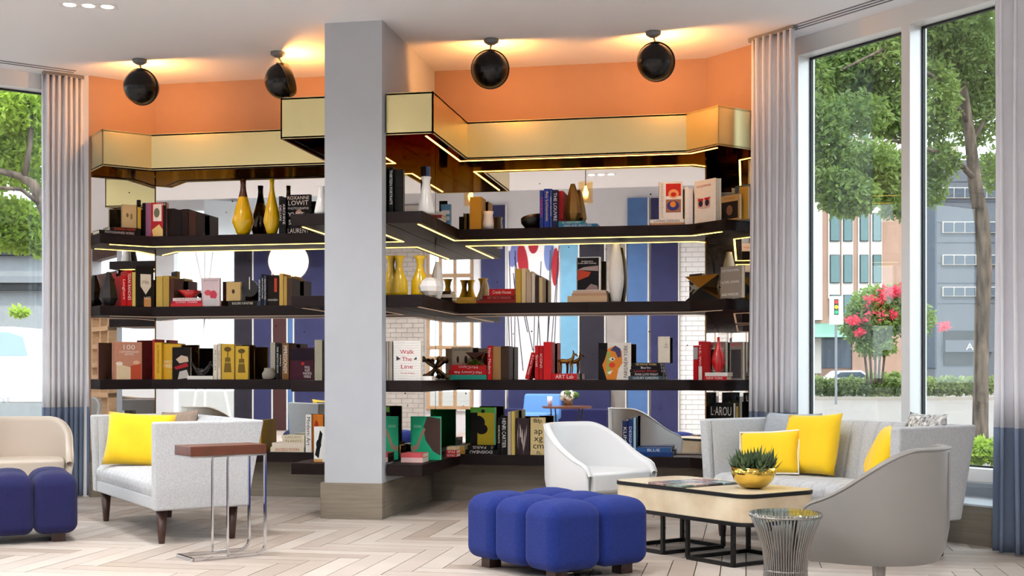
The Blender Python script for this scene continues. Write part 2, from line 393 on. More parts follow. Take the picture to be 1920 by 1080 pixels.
# ================================================================ furniture
mat('tweed', (203, 206, 210), .95, bump=.6, bscale=240, vary=.2, vscale=110, sheen=.1)
mat('tweed_brown', (168, 150, 138), .95, bump=.4, bscale=260, vary=.2, vscale=120)
mat('leather_white', (214, 216, 218), .38, bump=.06, bscale=90)
mat('leather_grey_shaded', (132, 129, 126), .42, bump=.06, bscale=90)  # grey deepened to carry the shade on the side turned from the window
mat('leather_cream', (196, 184, 170), .4, bump=.06, bscale=90)
mat('blue_wool', (30, 50, 128), .9, bump=.6, bscale=220, vary=.3, vscale=120, spec=.2, sheen=.06)
mat('navy_wool', (22, 25, 84), .95, bump=.5, bscale=300, vary=.25, vscale=150, sheen=.05)
mat('yellow_velvet', (250, 206, 8), .8, bump=.15, bscale=140, vary=.08, vscale=5, sheen=.2)
mat('grey_knit', (176, 186, 196), .95, bump=.5, bscale=60, vary=.2, vscale=30, stretch=(1, 1, 7))
mat('taupe_knit', (158, 140, 126), .95, bump=.5, bscale=60, vary=.25, vscale=30, stretch=(7, 1, 1))
mat('white_piping', (236, 236, 232), .8)
def roundbox(mb, c, h, r, n=5):
    """box of half sizes h about c with edges rounded by r"""
    def face(ax, sg):
        a1, a2 = (ax+1) % 3, (ax+2) % 3
        def pts(hh):
            k = [-hh+r*(1-math.cos(math.pi/2*i/n)) if False else -hh+r*i/n for i in range(n)]
            m = [-(hh-r)+2*(hh-r)*i/4 for i in range(5)]
            return k+m+[-x for x in k[::-1]]
        P1, P2 = pts(h[a1]), pts(h[a2]); o = []
        for y in P2:
            for x in P1:
                p = [0, 0, 0]; p[ax] = sg*h[ax]; p[a1] = x; p[a2] = y
                inn = [max(-(h[i]-r), min(h[i]-r, p[i])) for i in range(3)]
                d = Vector([p[i]-inn[i] for i in range(3)]); d = d.normalized()*r
                o.append(tuple(c[i]+inn[i]+d[i] for i in range(3)))
        w = len(P1); f = []
        for j in range(len(P2)-1):
            for i in range(w-1):
                q = (j*w+i, j*w+i+1, (j+1)*w+i+1, (j+1)*w+i); f.append(q if sg > 0 else q[::-1])
        mb.add(o, f)
    for ax in range(3):
        for sg in (-1, 1): face(ax, sg)
    return mb
def weld(o, d=.0008):
    md = o.modifiers.new('weld', 'WELD'); md.merge_threshold = d; return o
def pillow(name, label, m, w, h, th, loc, rz, tilt, roll=0, cat='cushion', piping=None):
    """stands on its lower edge at loc, leans back by tilt"""
    n = 15; mb = MB()
    def prof(a, b):
        x, y = 2*a-1, 2*b-1
        e = max(0, (1-abs(x)**3.2))**.5*max(0, (1-abs(y)**3.2))**.5
        pin = 1-.06*(1-abs(y)**2)*abs(x)**4; pin2 = 1-.06*(1-abs(x)**2)*abs(y)**4
        return x*w/2*pin, y*h/2*pin2, e*th/2*(1+.08*math.sin(5*x+3*y))
    mb.grid(n, n, lambda a, b: (prof(a, b)[0], -prof(a, b)[2], prof(a, b)[1]+h/2))
    mb.grid(n, n, lambda a, b: (-prof(a, b)[0], prof(a, b)[2], prof(a, b)[1]+h/2))
    o = obj(name, mb, m, smooth=True); weld(o, .003)
    o.matrix_world = Matrix.Translation(loc) @ Matrix.Rotation(rz, 4, 'Z') @ Matrix.Rotation(-tilt, 4, 'X') @ Matrix.Rotation(roll, 4, 'Y')
    tag(o, label, cat)
    if piping:
        p = [(-w/2, h*0), (0, h*.03), (w/2, 0), (w/2*.95, h/2), (w/2, h), (0, h*.97), (-w/2, h), (-w/2*.95, h/2)]
        obj('piping', MB().tube([(x, 0, z) for x, z in p], .007, 6, True), piping, o, True)
    return o
def sofa(label, loc, rz, L, D, top=.79, m='tweed'):
    """front is local -y; base D deep at the seat, back and arms lean outwards"""
    t = thing('sofa', label, 'sofa', loc, rz)
    z0, zs = .22, .425; th = .075; la = .035; lb = .10
    x = L/2; yf, yb = -D/2, D/2
    obj('base', MB().box(-x+th, x-th, yf+.012, yb-th, z0, .305), m, t, bevel=.012)
    # channel tufted seat
    nch = max(8, round((L-2*th)/.098)); cw = (L-2*th)/nch
    path = [(yb-th, .40), (yb-th-.05, zs), (0, zs+.006), (yf+.08, zs+.002), (yf+.03, zs-.012), (yf+.006, zs-.04), (yf+.004, .35), (yf+.02, .306)]
    def groove(a):
        q = abs((a*nch) % 1-.5)*2
        return q**9
    nx = nch*14+1
    def seatpt(a, b):
        k = b*(len(path)-1); i = min(int(k), len(path)-2); f = k-i
        y = path[i][0]*(1-f)+path[i+1][0]*f; z = path[i][1]*(1-f)+path[i+1][1]*f
        g = .022*groove(a); w = min(1, max(0, (y-(yf+.006))/.08))
        return (-x+th+a*(L-2*th), y+g*(1-w), z-g*w)
    obj('seat', MB().grid(nx, 22, lambda a, b: seatpt(a, b)), m, t, True)
    # back with vertical channels
    bk = MB()
    bk.hexa([(-x, yb-th*.6, z0), (x, yb-th*.6, z0), (x, yb, z0), (-x, yb, z0), (-x-la, yb+lb-th*.6, top), (x+la, yb+lb-th*.6, top), (x+la, yb+lb, top), (-x-la, yb+lb, top)])
    b = obj('backrest', bk, m, t, bevel=.014, seg=3)
    def backpt(a, c):
        g = .024*groove(a); xx = -x+th*.6+a*(L-1.2*th); xx *= 1+la/x*c*.8
        y = yb-th-.012+lb*c+g; z = .36+(top-.36)*c
        if c > .93: y += (c-.93)/.07*.03
        return (xx, y, z-.004)
    obj('channel_back', MB().grid(nx, 12, lambda a, c: backpt(a, c)), m, b, True)
    for sg in (-1, 1):
        a0, a1 = sg*(x-th), sg*x
        lo, hi = min(a0, a1), max(a0, a1)
        s = la*sg
        am = obj('arm', MB().hexa([(lo, yf, z0), (hi, yf, z0), (hi, yb-.01, z0), (lo, yb-.01, z0), (lo+s, yf-.012, top), (hi+s, yf-.012, top), (hi+s, yb+lb-.012, top), (lo+s, yb+lb-.012, top)]), m, t, bevel=.016, seg=3)
        def armpt(a, c):
            g = .008*groove(a*.45); return ((x-th-.012)*sg+s*c+g*sg, yf+.03+a*(D-.1)+lb*c*a, .40+(top-.41)*c)
        obj('channel_side', MB().grid(30, 6, lambda a, c: armpt(a, c) if sg < 0 else armpt(1-a, c)), m, am, True)
    for sx in (-1, 1):
        for sy in (-1, 1):
            lx, ly = sx*(x-.10), sy*(D/2-.075)
            obj('leg', MB().lathe([(.019, 0), (.021, .01), (.038, z0)], 14, (lx, ly)), 'leg_wood', t, True)
    return t
def place(leg, lx, ly, rz):
    c, s = math.cos(rz), math.sin(rz); return (leg[0]-lx*c+ly*s, leg[1]-lx*s-ly*c, 0)
LRZ = rad(-47.0); LL, LD = 1.62, .62
lv = place(ground(303, 1019), LL/2-.10, -LD/2+.075, LRZ)
sofa('pale grey tweed loveseat with dark tapered legs beside the chrome side table', lv, LRZ, LL, LD)
RRZ = rad(-45)
def sn(s, n, z=0): return ((s+n)*S2, (n-s)*S2, z)
RL, RD = 1.60, .60; rs = sn(-5.37, 6.07)
sofa('pale grey tweed sofa with channel tufted back under the large window', rs, RRZ, RL, RD)
def loc_in(base, rz, x, y, z):
    c, s = math.cos(rz), math.sin(rz); return (base[0]+x*c-y*s, base[1]+x*s+y*c, z)
# cushions (local y of a sofa points to its back)
pillow('cushion', 'square yellow cushion leaning on the loveseat arm', 'yellow_velvet', .50, .40, .17, loc_in(lv, LRZ, -.37, -.11, .425), LRZ+rad(58), rad(16), rad(3))
pillow('cushion', 'brown ribbed cushion against the loveseat back', 'taupe_knit', .50, .40, .14, loc_in(lv, LRZ, -.46, .15, .44), LRZ+rad(14), rad(18), rad(-4))
pillow('cushion', 'grey ribbed cushion in the sofa corner behind the yellow ones', 'grey_knit', .46, .42, .13, loc_in(rs, RRZ, -.53, .18, .43), RRZ+rad(8), rad(18))
pillow('cushion', 'small yellow lumbar cushion with white piping behind the succulent bowl', 'yellow_velvet', .42, .30, .13, loc_in(rs, RRZ, -.40, -.10, .43), RRZ+rad(24), rad(20), rad(-4), piping='white_piping')
pillow('cushion', 'largest square yellow cushion in the middle of the sofa', 'yellow_velvet', .44, .42, .16, loc_in(rs, RRZ, -.21, .06, .43), RRZ+rad(4), rad(17), rad(-3))
pillow('cushion', 'yellow cushion leaning against the far sofa arm beside the grey chair', 'yellow_velvet', .40, .36, .15, loc_in(rs, RRZ, .36, .02, .43), RRZ-rad(40), rad(22), rad(5))
mat('scribble', (228, 228, 226), .9, c2=(70, 72, 78), vscale=38)
pillow('cushion', 'black and white patterned cushion peeking over the sofa arm', 'scribble', .40, .40, .12, loc_in(rs, RRZ, .56, .17, .47), RRZ-rad(20), rad(14))

def barrel(label, loc, rz, m, W=.70):
    t = thing('barrel_chair', label, 'chair', loc, rz)
    a = W/2; N = 61; th = .045; zb = .21; top = .75
    def path(q, inset):     # q 0..1 round the back, front is -y
        r = a-inset; st = .25; arc = math.pi*r; tot = arc+2*st; s = q*tot
        if s < st: return (r, -st+s, 1-(s/st)*.0), (1, 0)
        if s > st+arc: return (-r, -(s-st-arc)), (-1, 0)
        w = (s-st)/r; return (r*math.cos(w), r*math.sin(w)*.95), (math.cos(w), math.sin(w))
    def hgt(q):
        k = 1-abs(2*q-1); k = min(1, k/.72); k = k*k*(3-2*k)
        h = .49+(top-.49)*k; s = min(q, 1-q)*1.55
        return h if s > .075 else h-.075+math.sqrt(max(0, .075**2-(.075-s)**2))
    out, inn = [], []
    for i in range(N):
        q = i/(N-1); p, _ = path(q, 0); p2, _ = path(q, th); out.append((p[0], p[1], hgt(q))); inn.append((p2[0], p2[1], hgt(q)))
    mb = MB(); rows = [(.0, zb, .90), (.0, None, 1)]
    V = []; cols = 9
    for i in range(N):
        ox, oy, h = out[i]; ix, iy, _ = inn[i]
        ln = [(ox*.86, oy*.86, zb), (ox*.95, oy*.95, zb+.06), (ox, oy, zb+.16), (ox*1.015, oy*1.015, h-.02), (ox*1.01, oy*1.01, h-.004), ((ox+ix)/2, (oy+iy)/2, h+.006), (ix, iy, h-.004), (ix*.985, iy*.985, h-.03), (ix*.95, iy*.95, .34)]
        V += ln
    F = [(i*cols+j, i*cols+j+1, (i+1)*cols+j+1, (i+1)*cols+j) for i in range(N-1) for j in range(cols-1)]
    F += [tuple(range(cols)), tuple((N-1)*cols+j for j in range(cols-1, -1, -1))]
    mb.add(V, F); sh = obj('shell', mb, m, t, True)
    # piping along the rim
    obj('rim_piping', MB().tube([(out[i][0]*1.012, out[i][1]*1.012, out[i][2]-.004) for i in range(N)], .006, 6), m, sh, True)
    fl_ = []
    for i in range(N):
        q = i/(N-1); p, _ = path(q, th+.012); fl_.append((p[0], p[1]))
    obj('seat_cushion', MB().prism(fl_+[(-.16, -.285), (.16, -.285)], .30, .44), m, t, bevel=.03, seg=4)
    bt = [(x*.88, y*.88) for x, y in fl_]+[(-.2, -.24), (.2, -.24)]
    obj('underframe', MB().prism(bt, zb, .31), m, t, bevel=.01)
    obj('pedestal', MB().lathe([(.21, 0), (.21, .012), (.10, .02), (.045, .05), (.03, .12), (.034, .18), (.06, zb)], 28, (0, .02)), 'steel', t, True)
    # back seam
    k = N//2; obj('back_seam', MB().tube([(0, out[k][1]*1.0, zb+.17), (0, out[k][1]*1.017, .5), (0, out[k][1]*1.018, top-.02)], .0025, 5), m, sh)
    return t
def cam_pt(u, d):
    r = (u-960)/FPX*d; return (r*CA-d*SA, r*SA+d*CA, 0)
barrel('white leather barrel chair in front of the bookcase', cam_pt(1116, 8.50), rad(56), 'leather_white', .72)
barrel('grey leather barrel chair seen from behind beside the wire table', cam_pt(1640, 5.95), rad(-112), 'leather_grey_shaded', .72)
barrel('cream leather barrel chair in front of the curtain and the green tree window', cam_pt(40, 9.55), rad(32), 'leather_cream', .74)

def ottoman(label, loc, rz, nx, ny, lx, ly, m, h=.40):
    t = thing('ottoman', label, 'ottoman', loc, rz)
    me = None
    for i in range(nx):
        for j in range(ny):
            if me is None:
                mb = roundbox(MB(), (0, 0, 0), (lx/nx/2+.004, ly/ny/2+.004, (h-.055)/2), .068, 7)
                mb.v = [(x, y, z+(.032*max(0, 1-(x/(lx/nx/2))**2)*max(0, 1-(y/(ly/ny/2))**2) if z > 0 else 0)) for x, y, z in mb.v]
                o = obj('cushion_segment', mb, m, t, True); weld(o); me = o.data
            else:
                o = obj('cushion_segment', me, None, t); weld(o)
            o.location = ((i+.5)*lx/nx-lx/2, (j+.5)*ly/ny-ly/2, .055+(h-.055)/2)
    for sx in (-1, 1):
        for sy in (-1, 1):
            cx, cy_ = sx*(lx/2-.11), sy*(ly/2-.11)
            obj('foot', MB().box(cx-.04, cx+.04, cy_-.04, cy_+.04, 0, .07), 'leg_wood', t)
    return t
oc = cam_pt(1042, 6.88)
ottoman('bright blue tufted ottoman in front of the coffee table', oc, rad(47), 2, 3, .68, .82, 'blue_wool')
c0 = ground(146, 1016); rz = rad(36)
ottoman('dark navy tufted ottoman in front of the loveseat', (c0[0]-.40*math.cos(rz)-.33*math.sin(rz), c0[1]-.40*math.sin(rz)+.33*math.cos(rz), 0), rz, 3, 2, .80, .66, 'navy_wool', .43)

# ---- coffee table
def rrect(hx, hy, r, n=6):
    p = []
    for cx, cy_, a0 in ((hx-r, hy-r, 0), (-hx+r, hy-r, 90), (-hx+r, -hy+r, 180), (hx-r, -hy+r, 270)):
        for i in range(n+1):
            a = rad(a0+90*i/n); p.append((cx+r*math.cos(a), cy_+r*math.sin(a)))
    return p
mat('vellum', (226, 212, 184), .35, c2=(198, 178, 146), vscale=4, coat=.2)
ct = thing('coffee_table', 'low coffee table of pale stone with black edges', 'table', sn(-5.50, 5.20), RRZ)
HX, HY = .60, .30
obj('body', MB().prism(rrect(HX-.004, HY-.004, .10), .262, .40), 'vellum', ct, bevel=.003)
obj('top_edge', MB().prism(rrect(HX, HY, .10), .40, .422), 'black_metal', ct, bevel=.002)
obj('bottom_edge', MB().prism(rrect(HX, HY, .10), .24, .262), 'black_metal', ct, bevel=.002)
tp = [(x, y) for x, y in rrect(HX-.008, HY-.008, .095)]
obj('top', MB().prism(tp[:7]+[(.10, HY-.008), (.10, -HY+.008)]+tp[21:], .422, .4245), 'vellum', ct)
obj('top', MB().prism([p for p in tp if p[0] < -.24]+[(-.24, -HY+.008), (-.24, HY-.008)], .422, .4245), 'vellum', ct)
obj('top', MB().box(-.24, .10, HY-.10, HY-.008, .422, .4245), 'vellum', ct)
obj('tray', MB().box(-.235, .095, -HY+.02, HY-.105, .4222, .4235), 'black_metal', ct)
for sx in (-1, 1):
    f = MB(); x0, x1 = (.08, .46) if sx > 0 else (-.52, -.14); w = .022
    for y in (-HY+.04, HY-.06):
        f.bar((x0, y, .011), (x0, y, .24), w, w); 
        f.bar((x1, y, .011), (x1, y, .24), w, w)
    for x in (x0, x1): f.bar((x, -HY+.04, .011), (x, HY-.06, .011), w, w)
    f.bar((x0, -HY+.04, .011), (x1, -HY+.04, .011), w, w); f.bar((x0, HY-.06, .011), (x1, HY-.06, .011), w, w)
    obj('leg_frame', f, 'black_metal', ct)
sc_ = [(178, 150, 140), (120, 150, 160), (168, 168, 178), (150, 96, 92), (146, 160, 150), (190, 170, 160), (110, 100, 110), (170, 190, 196)]
kk = 0
for i in range(2):
    for j in range(4):
        x = -.155+i*.16; y = -.255+j*.118
        o = obj('agate_coaster', MB().box(-.07, .07, -.05, .05, 0, .014), mat('agate_%d' % kk, sc_[kk], .2, c2=tuple(int(v*.6) for v in sc_[kk]), vscale=14), bevel=.002)
        o.location = loc_in(sn(-5.50, 5.20), RRZ, x, y, .4236); o.rotation_euler.z = RRZ
        tag(o, ['rosy', 'teal', 'pale grey', 'brick red', 'sage', 'beige', 'charcoal', 'icy blue'][kk]+' stone tile lying in the coffee table tray', 'stone tile', 'stone tiles in the coffee table tray'); kk += 1
# ---- gold bowl with succulents
bx, by = loc_in(sn(-5.50, 5.20), RRZ, .34, .02, 0)[:2]
bw = obj('gold_bowl', MB().lathe([(.04, 0), (.075, .012), (.11, .045), (.128, .085), (.130, .125), (.124, .125), (.120, .085), (.07, .03), (.0, .028)], 36), 'gold', smooth=True); bw.location = (bx, by, .4248)
tag(bw, 'round polished gold bowl on the coffee table', 'bowl')
mat('succulent', (96, 118, 78), .5, c2=(58, 76, 54), vscale=30); mat('soil', (58, 46, 38), .9)
sp = thing('succulent', 'dark green succulents growing in the gold bowl', 'plant', (bx, by, .4248))
obj('soil', MB().lathe([(.0, .095), (.117, .1), (.0, .115)], 20), 'soil', sp)
for k in range(11):
    a = k*2.4; rr = .108*math.sqrt((k+.3)/11); cx, cy_ = rr*math.cos(a), rr*math.sin(a); mb = MB(); hh = R.uniform(.09, .15)
    for q in range(16):
        b = q*2.4; tl = .25+.75*q/16; L_ = R.uniform(.5, .8)*hh; ox, oy = math.cos(b)*tl, math.sin(b)*tl
        z0 = .10+hh*.35*(1-tl); e = Vector((ox, oy, 1.2-.8*tl)).normalized(); sd = Vector((-oy, ox, 0)).normalized()*.014
        p0 = Vector((cx, cy_, z0)); e = (e+Vector((cx, cy_, 0))*3.2).normalized(); p1 = p0+e*L_*.6; p2 = p0+e*L_+Vector((0, 0, L_*.25)); nn = e.cross(sd).normalized()*.005
        mb.add([p0-sd*.6, p0+sd*.6, p1+sd, p1-sd, p2, p0-nn, p1-nn*1.4], [(0, 1, 2, 3), (3, 2, 4), (1, 0, 5), (1, 5, 6, 2), (5, 0, 3, 6), (2, 6, 4), (6, 3, 4)])
    obj('rosette', mb, 'succulent', sp)
# ---- wire side table with glass top
wt = thing('wire_table', 'small round side table of steel wire rods with glass top', 'table', cam_pt(1473, 5.50))
rods = MB(); n = 56; H_ = .475
prof = [(.128, .0), (.118, .06), (.098, .16), (.092, .23), (.10, .31), (.125, .39), (.160, H_)]
for k in range(n):
    a = 2*math.pi*k/n; rods.tube([(r*math.cos(a), r*math.sin(a), z) for r, z in prof], .0036, 5)
o = obj('wire_rods', rods, 'steel', wt, True); o['kind'] = 'stuff'
for r, z in ((.128, .004), (.093, .22), (.158, H_-.012)):
    obj('ring', MB().tube([(r*math.cos(2*math.pi*i/40), r*math.sin(2*math.pi*i/40), z) for i in range(40)], .004, 6, True), 'steel', wt, True)
obj('glass_top', MB().lathe([(.0, H_-.006), (.158, H_-.006), (.160, H_-.002), (.158, H_+.003), (.0, H_+.003)], 48), 'table_glass', wt)
# ---- c-shaped chrome side table
gA = ground(362, 1054); gB = ground(508, 1040); gC = ground(325, 1040)
ang = math.atan2(gB[1]-gA[1], gB[0]-gA[0])
sideT = thing('side_table', 'chrome cantilever side table with walnut top beside the loveseat', 'table', (gA[0], gA[1], 0), ang)
SL, SW = .46, .24
tw = MB().box(-.015, SL+.005, 0, SW+.01, .615, .672); obj('top', tw, 'walnut', sideT, bevel=.003)
obj('top_plate', MB().box(-.015, SL+.005, 0, SW+.01, .605, .6145), 'chrome', sideT)
def rail(y):
    pts = [(0, y, .011)]; c = (SL-.06, .071)
    for i in range(7):
        a = rad(-90+90*i/6); pts.append((c[0]+.06*math.cos(a), y, c[1]+.06*math.sin(a)))
    pts.append((SL, y, .605)); return pts
fr = MB()
for y in (.012, SW): 
    p = rail(y)
    for i in range(len(p)-1): fr.bar(p[i], p[i+1], .012, .018)
obj('frame', fr, 'chrome', sideT)
obj('base_plate', MB().box(-.006, .012, .006, SW+.006, 0, .02), 'chrome', sideT)
for y in (.012, SW): obj('upright', MB().bar((.22, y, .012), (.22, y, .605), .01, .012), 'chrome', sideT)

# ================================================================ curtains
mat('curtain_grey', (232, 233, 240), .9, bump=.2, bscale=220, vary=.05)
mat('curtain_slate', (104, 118, 142), .9, bump=.2, bscale=220, vary=.08)
def curtain(label, p, q, npl, amp, zband, seed):
    rr = random.Random(seed); t = thing('curtain', label, 'curtain')
    dx, dy = q[0]-p[0], q[1]-p[1]; L = math.hypot(dx, dy); ex, ey = dx/L, dy/L; nx, ny = -ey, ex
    ph = [rr.uniform(-.5, .5) for _ in range(npl+2)]; am = [rr.uniform(.7, 1.25) for _ in range(npl+2)]
    N = npl*12+1
    def fn(z0, z1, grow):
        def g(a, b):
            z = z0+(z1-z0)*b; k = a*npl; i = int(k); w = 1+.35*(1-z/CEIL)
            s = math.sin(2*math.pi*k+ph[i]*.0); off_ = amp*am[i]*s*(.75+.25*w)+.012*math.sin(9*a+z*1.3+seed)+grow
            t_ = a*L+.018*math.sin(4*math.pi*k)*w+.012*(1-z/CEIL)*math.sin(7*a*npl/5+seed)
            return (p[0]+ex*t_+nx*off_, p[1]+ey*t_+ny*off_, z)
        return g
    obj('upper_cloth', MB().grid(N, 14, fn(zband, CEIL-.03, 0)), 'curtain_grey', t, True, solid=.004)
    obj('lower_cloth', MB().grid(N, 8, fn(.012, zband, .0)), 'curtain_slate', t, True, solid=.004)
    obj('rail', MB().bar((p[0], p[1], CEIL-.018), (q[0], q[1], CEIL-.018), .05, .03), 'track', t)
    return t
def trk(u, K, e, p):
    t = on_line(u, p, e); return (p[0]+e[0]*t, p[1]+e[1]*t)
pa = (9.96-10, 10)
curtain('grey pleated curtain with slate hem between bookcase and window', trk(1407, 0, e_r, pa), trk(1492, 0, e_r, pa), 7, .045, .80, 3)
pb = (9.45-8, 8)
c1 = trk(1866, 0, e_r, pb)
curtain('grey and slate curtain at the edge of the picture beside the sofa', c1, (c1[0]+.5*S2, c1[1]-.5*S2), 5, .055, .77, 5)
pc = (10-15.88, 10)
curtain('grey pleated curtain with slate hem beside the green tree window', trk(80, 0, e_l, pc), trk(166, 0, e_l, pc), 8, .045, .80, 8)

# ================================================================ ceiling lamps
def globe(label, u, v, su, sv, rz, pitch, e=21):
    d = FPX*(CEIL-CAMH)/(HOR-v); x, y, _ = cam_pt(u, d); zc = CAMH+(HOR-sv)*d/FPX
    x2, y2, _ = cam_pt(su, d)
    t = thing('ceiling_lamp', label, 'lamp', (x, y, CEIL))
    obj('canopy', MB().lathe([(.062, 0), (.058, -.022), (.03, -.04), (.0, -.042)][::-1], 24), 'track', t, True)
    obj('rod', MB().tube([(0, 0, -.035), (x2-x, y2-y, zc-CEIL+.14)], .008, 8), 'brass', t, True)
    r = .148; N = 32
    mb = MB(); prof = []
    # dome from the pole to a wide mouth at polar angle 118 deg
    for i in range(15):
        a = rad(118*i/14); prof.append((r*math.sin(a), -r*math.cos(a)))
    prof = prof+[(p[0]*.975, p[1]*.975) for p in prof[::-1]]
    k = len(prof)
    V = [(a*math.cos(2*math.pi*i/N), a*math.sin(2*math.pi*i/N), z) for a, z in prof for i in range(N)]
    F = [(j*N+i, j*N+(i+1) % N, (j+1)*N+(i+1) % N, (j+1)*N+i) for j in range(k-1) for i in range(N)]
    mb.add(V, F); sh = obj('shade', mb, 'black_gloss', t, True)
    # local -z is the closed pole: point it to the viewer, the mouth (+z) to the wall
    sh.location = (x2-x, y2-y, zc-CEIL)
    sh.rotation_euler = (rad(-90)+pitch, 0, rz)
    ring = obj('visor', MB().tube([(r*1.012*math.cos(2*math.pi*i/40), r*1.012*math.sin(2*math.pi*i/40), 0) for i in range(40)], .006, 6, True), 'black_gloss', sh, True)
    obj('bulb', MB().lathe([(0, -.03), (.03, -.02), (.035, .01), (.02, .035), (0, .04)], 14), mat('bulb_glow', (255, 210, 150), .5, emit=(255, 190, 110), estr=12), sh, True)
    light('lamp_light', 'POINT', (0, 0, .055), e, (1, .40, .10), sh, shadow_soft_size=.03)
    return t
mat('black_gloss', (12, 7, 6), .25, spec=.4, coat=.1)
globe('black globe ceiling lamp nearest the curtain beside the tree window', 262, 112, 265, 163, rad(0), rad(14))
globe('tilted black globe ceiling lamp close to the column above the loveseat', 521, 98, 530, 152, rad(-58), rad(20))
globe('black globe ceiling lamp next to the column above the armchair', 921, 74, 919, 130, rad(4), rad(14))
globe('black globe ceiling lamp nearest the sofa curtain', 1225, 60, 1230, 116, rad(-14), rad(20))
# recessed triple downlights: one by the navy ottoman, the others added as fill
def trio(u, v, rz, label, xy=None, e=0, z=CEIL):
    if xy: x, y = xy
    else:
        d = FPX*(CEIL-CAMH)/(HOR-v); x, y, _ = cam_pt(u, d)
    t = thing('downlight', label, 'lamp', (x, y, z), rz)
    obj('housing', MB().box(-.20, .20, -.06, .06, -.004, -.001), 'white_trim', t)
    for k in (-1, 0, 1):
        b = obj('spot', MB().lathe([(0, -.008), (.034, -.008), (.044, -.0045), (0, -.0042)], 20, (k*.13, 0)), mat('spot_glow', (255, 250, 240), .5, emit=(255, 246, 232), estr=6), t)
    if e: light('downlight_beam', 'SPOT', (0, 0, -.03), e, (1, .985, .97), t, spot_size=rad(150), spot_blend=.8, shadow_soft_size=.18)
    return t
# ================================================================ the hall behind the camera (seen in the mirrors)
YR = -1.5; YV = 2*(YB-.011)-YR
trio(166, 10, rad(22), 'recessed triple downlight in the ceiling above the navy ottoman', e=100)
for i, (x, y) in enumerate([(-6.4, 6.0), (-3.4, 6.8), (-.9, 6.9), (-4.8, 4.6), (-1.9, 4.6)]):  # unseen fixtures, added to brighten the lounge
    trio(0, 0, 0, 'added fill downlight in the ceiling above the '+['cream chair end of the lounge', 'chrome side table', 'blue ottoman', 'open floor before the loveseat', 'open floor before the blue ottoman'][i], (x, y), e=200)['group'] = 'added fill lamps in the lounge ceiling'
for i, (x, y) in enumerate([(-10, 1.4), (-6.6, 1.4), (-3.4, .9), (.6, 1.6), (4.6, 1.2)]):  # more unseen fixtures, added so the hall is brighter in the mirrors
    trio(0, 0, 0, 'added fill downlight in the tall hall ceiling '+['by the rear window', 'by the maroon panel', 'over the round table', 'over the timber lattice', 'near the side wall'][i], (x, y), e=800, z=HI)['group'] = 'added fill lamps in the hall ceiling'
def mx(u, y=YR): return ratio(u)*(2*(YB-.011)-y)
def mz(v, u, y=YR):
    yv = 2*(YB-.011)-y; return CAMH+(HOR-v)*dist(ratio(u)*yv, yv)/FPX
def rear(name, x0, x1, z0, z1, m, th=.2, y=YR, label=None):
    return struct(name, MB().box(min(x0, x1), max(x0, x1), y-th, y, z0, z1), m, label)
mat('navy_panel', (40, 44, 92), .7, vary=.2, vscale=5); mat('ink_panel', (28, 22, 40), .7, vary=.3, vscale=4)
mat('sky_panel', (112, 168, 200), .7, vary=.1); mat('steel_blue_panel', (74, 112, 166), .7, vary=.1); mat('stone_panel', (152, 146, 142), .7, vary=.15)
mat('maroon_panel', (62, 26, 26), .7); mat('tan_wood', (190, 156, 120), .6, vary=.2, vscale=6, stretch=(1, 1, 8)); mat('brown_wood', (84, 44, 30), .5, vary=.3, vscale=5)
mat('white_brick', (236, 237, 238), .55, vary=.06); mat('grey_brick', (190, 184, 178), .6, vary=.12); mat('mortar', (120, 120, 122), .9)
# rear wall in bays with openings
wx = [-13.6, mx(335)-.1, mx(440)+.1, -.36, .55, 8.4]
rear('wall_rear', wx[0], wx[1], 0, HI, 'plaster'); rear('wall_rear_middle', wx[2], wx[3], 0, HI, 'plaster'); rear('wall_rear_end', wx[4], wx[5], 0, HI, 'plaster')
rear('wall_rear_low', wx[1], wx[2], 0, .15, 'plaster'); rear('wall_rear_high', wx[1], wx[2], 4.3, HI, 'plaster')
rear('wall_rear_sill', wx[3], wx[4], 0, .4, 'plaster'); rear('wall_rear_lintel', wx[3], wx[4], 3.6, HI, 'plaster')
w3 = thing('window_3', 'tall rear window with slanting bars, reflected in the mirror', None); w3['kind'] = 'structure'
obj('pane', MB().box(wx[1], wx[2], YR-.1, YR-.092, .15, 4.3), 'pane', w3)
for a, b in (((wx[1]+.35, .15), (wx[1]+.9, 4.3)), ((wx[1]+.25, 4.3), (wx[2]-.2, .15)), ((wx[1]+.62, .15), (wx[1]+.62, 4.3))):
    obj('glazing_bar', MB().bar((a[0], YR-.06, a[1]), (b[0], YR-.06, b[1]), .03, .03), 'white_trim', w3)
w4 = thing('window_4', 'rear window behind a timber lattice, reflected in the column mirror', None); w4['kind'] = 'structure'
obj('pane', MB().box(wx[3], wx[4], YR-.1, YR-.092, .4, 3.6), 'pane', w4)
for z in (.42, .9, 1.35, 1.55, 2.1, 2.3, 2.9, 3.5): obj('lattice_board', MB().box(wx[3], wx[4], YR-.06, YR+.06, z, z+.07), 'tan_wood', w4)
for x in (wx[3]+.02, -.02, .26, wx[4]-.05): obj('lattice_post', MB().box(x, x+.05, YR-.05, YR+.05, .4, 3.6), 'tan_wood', w4)
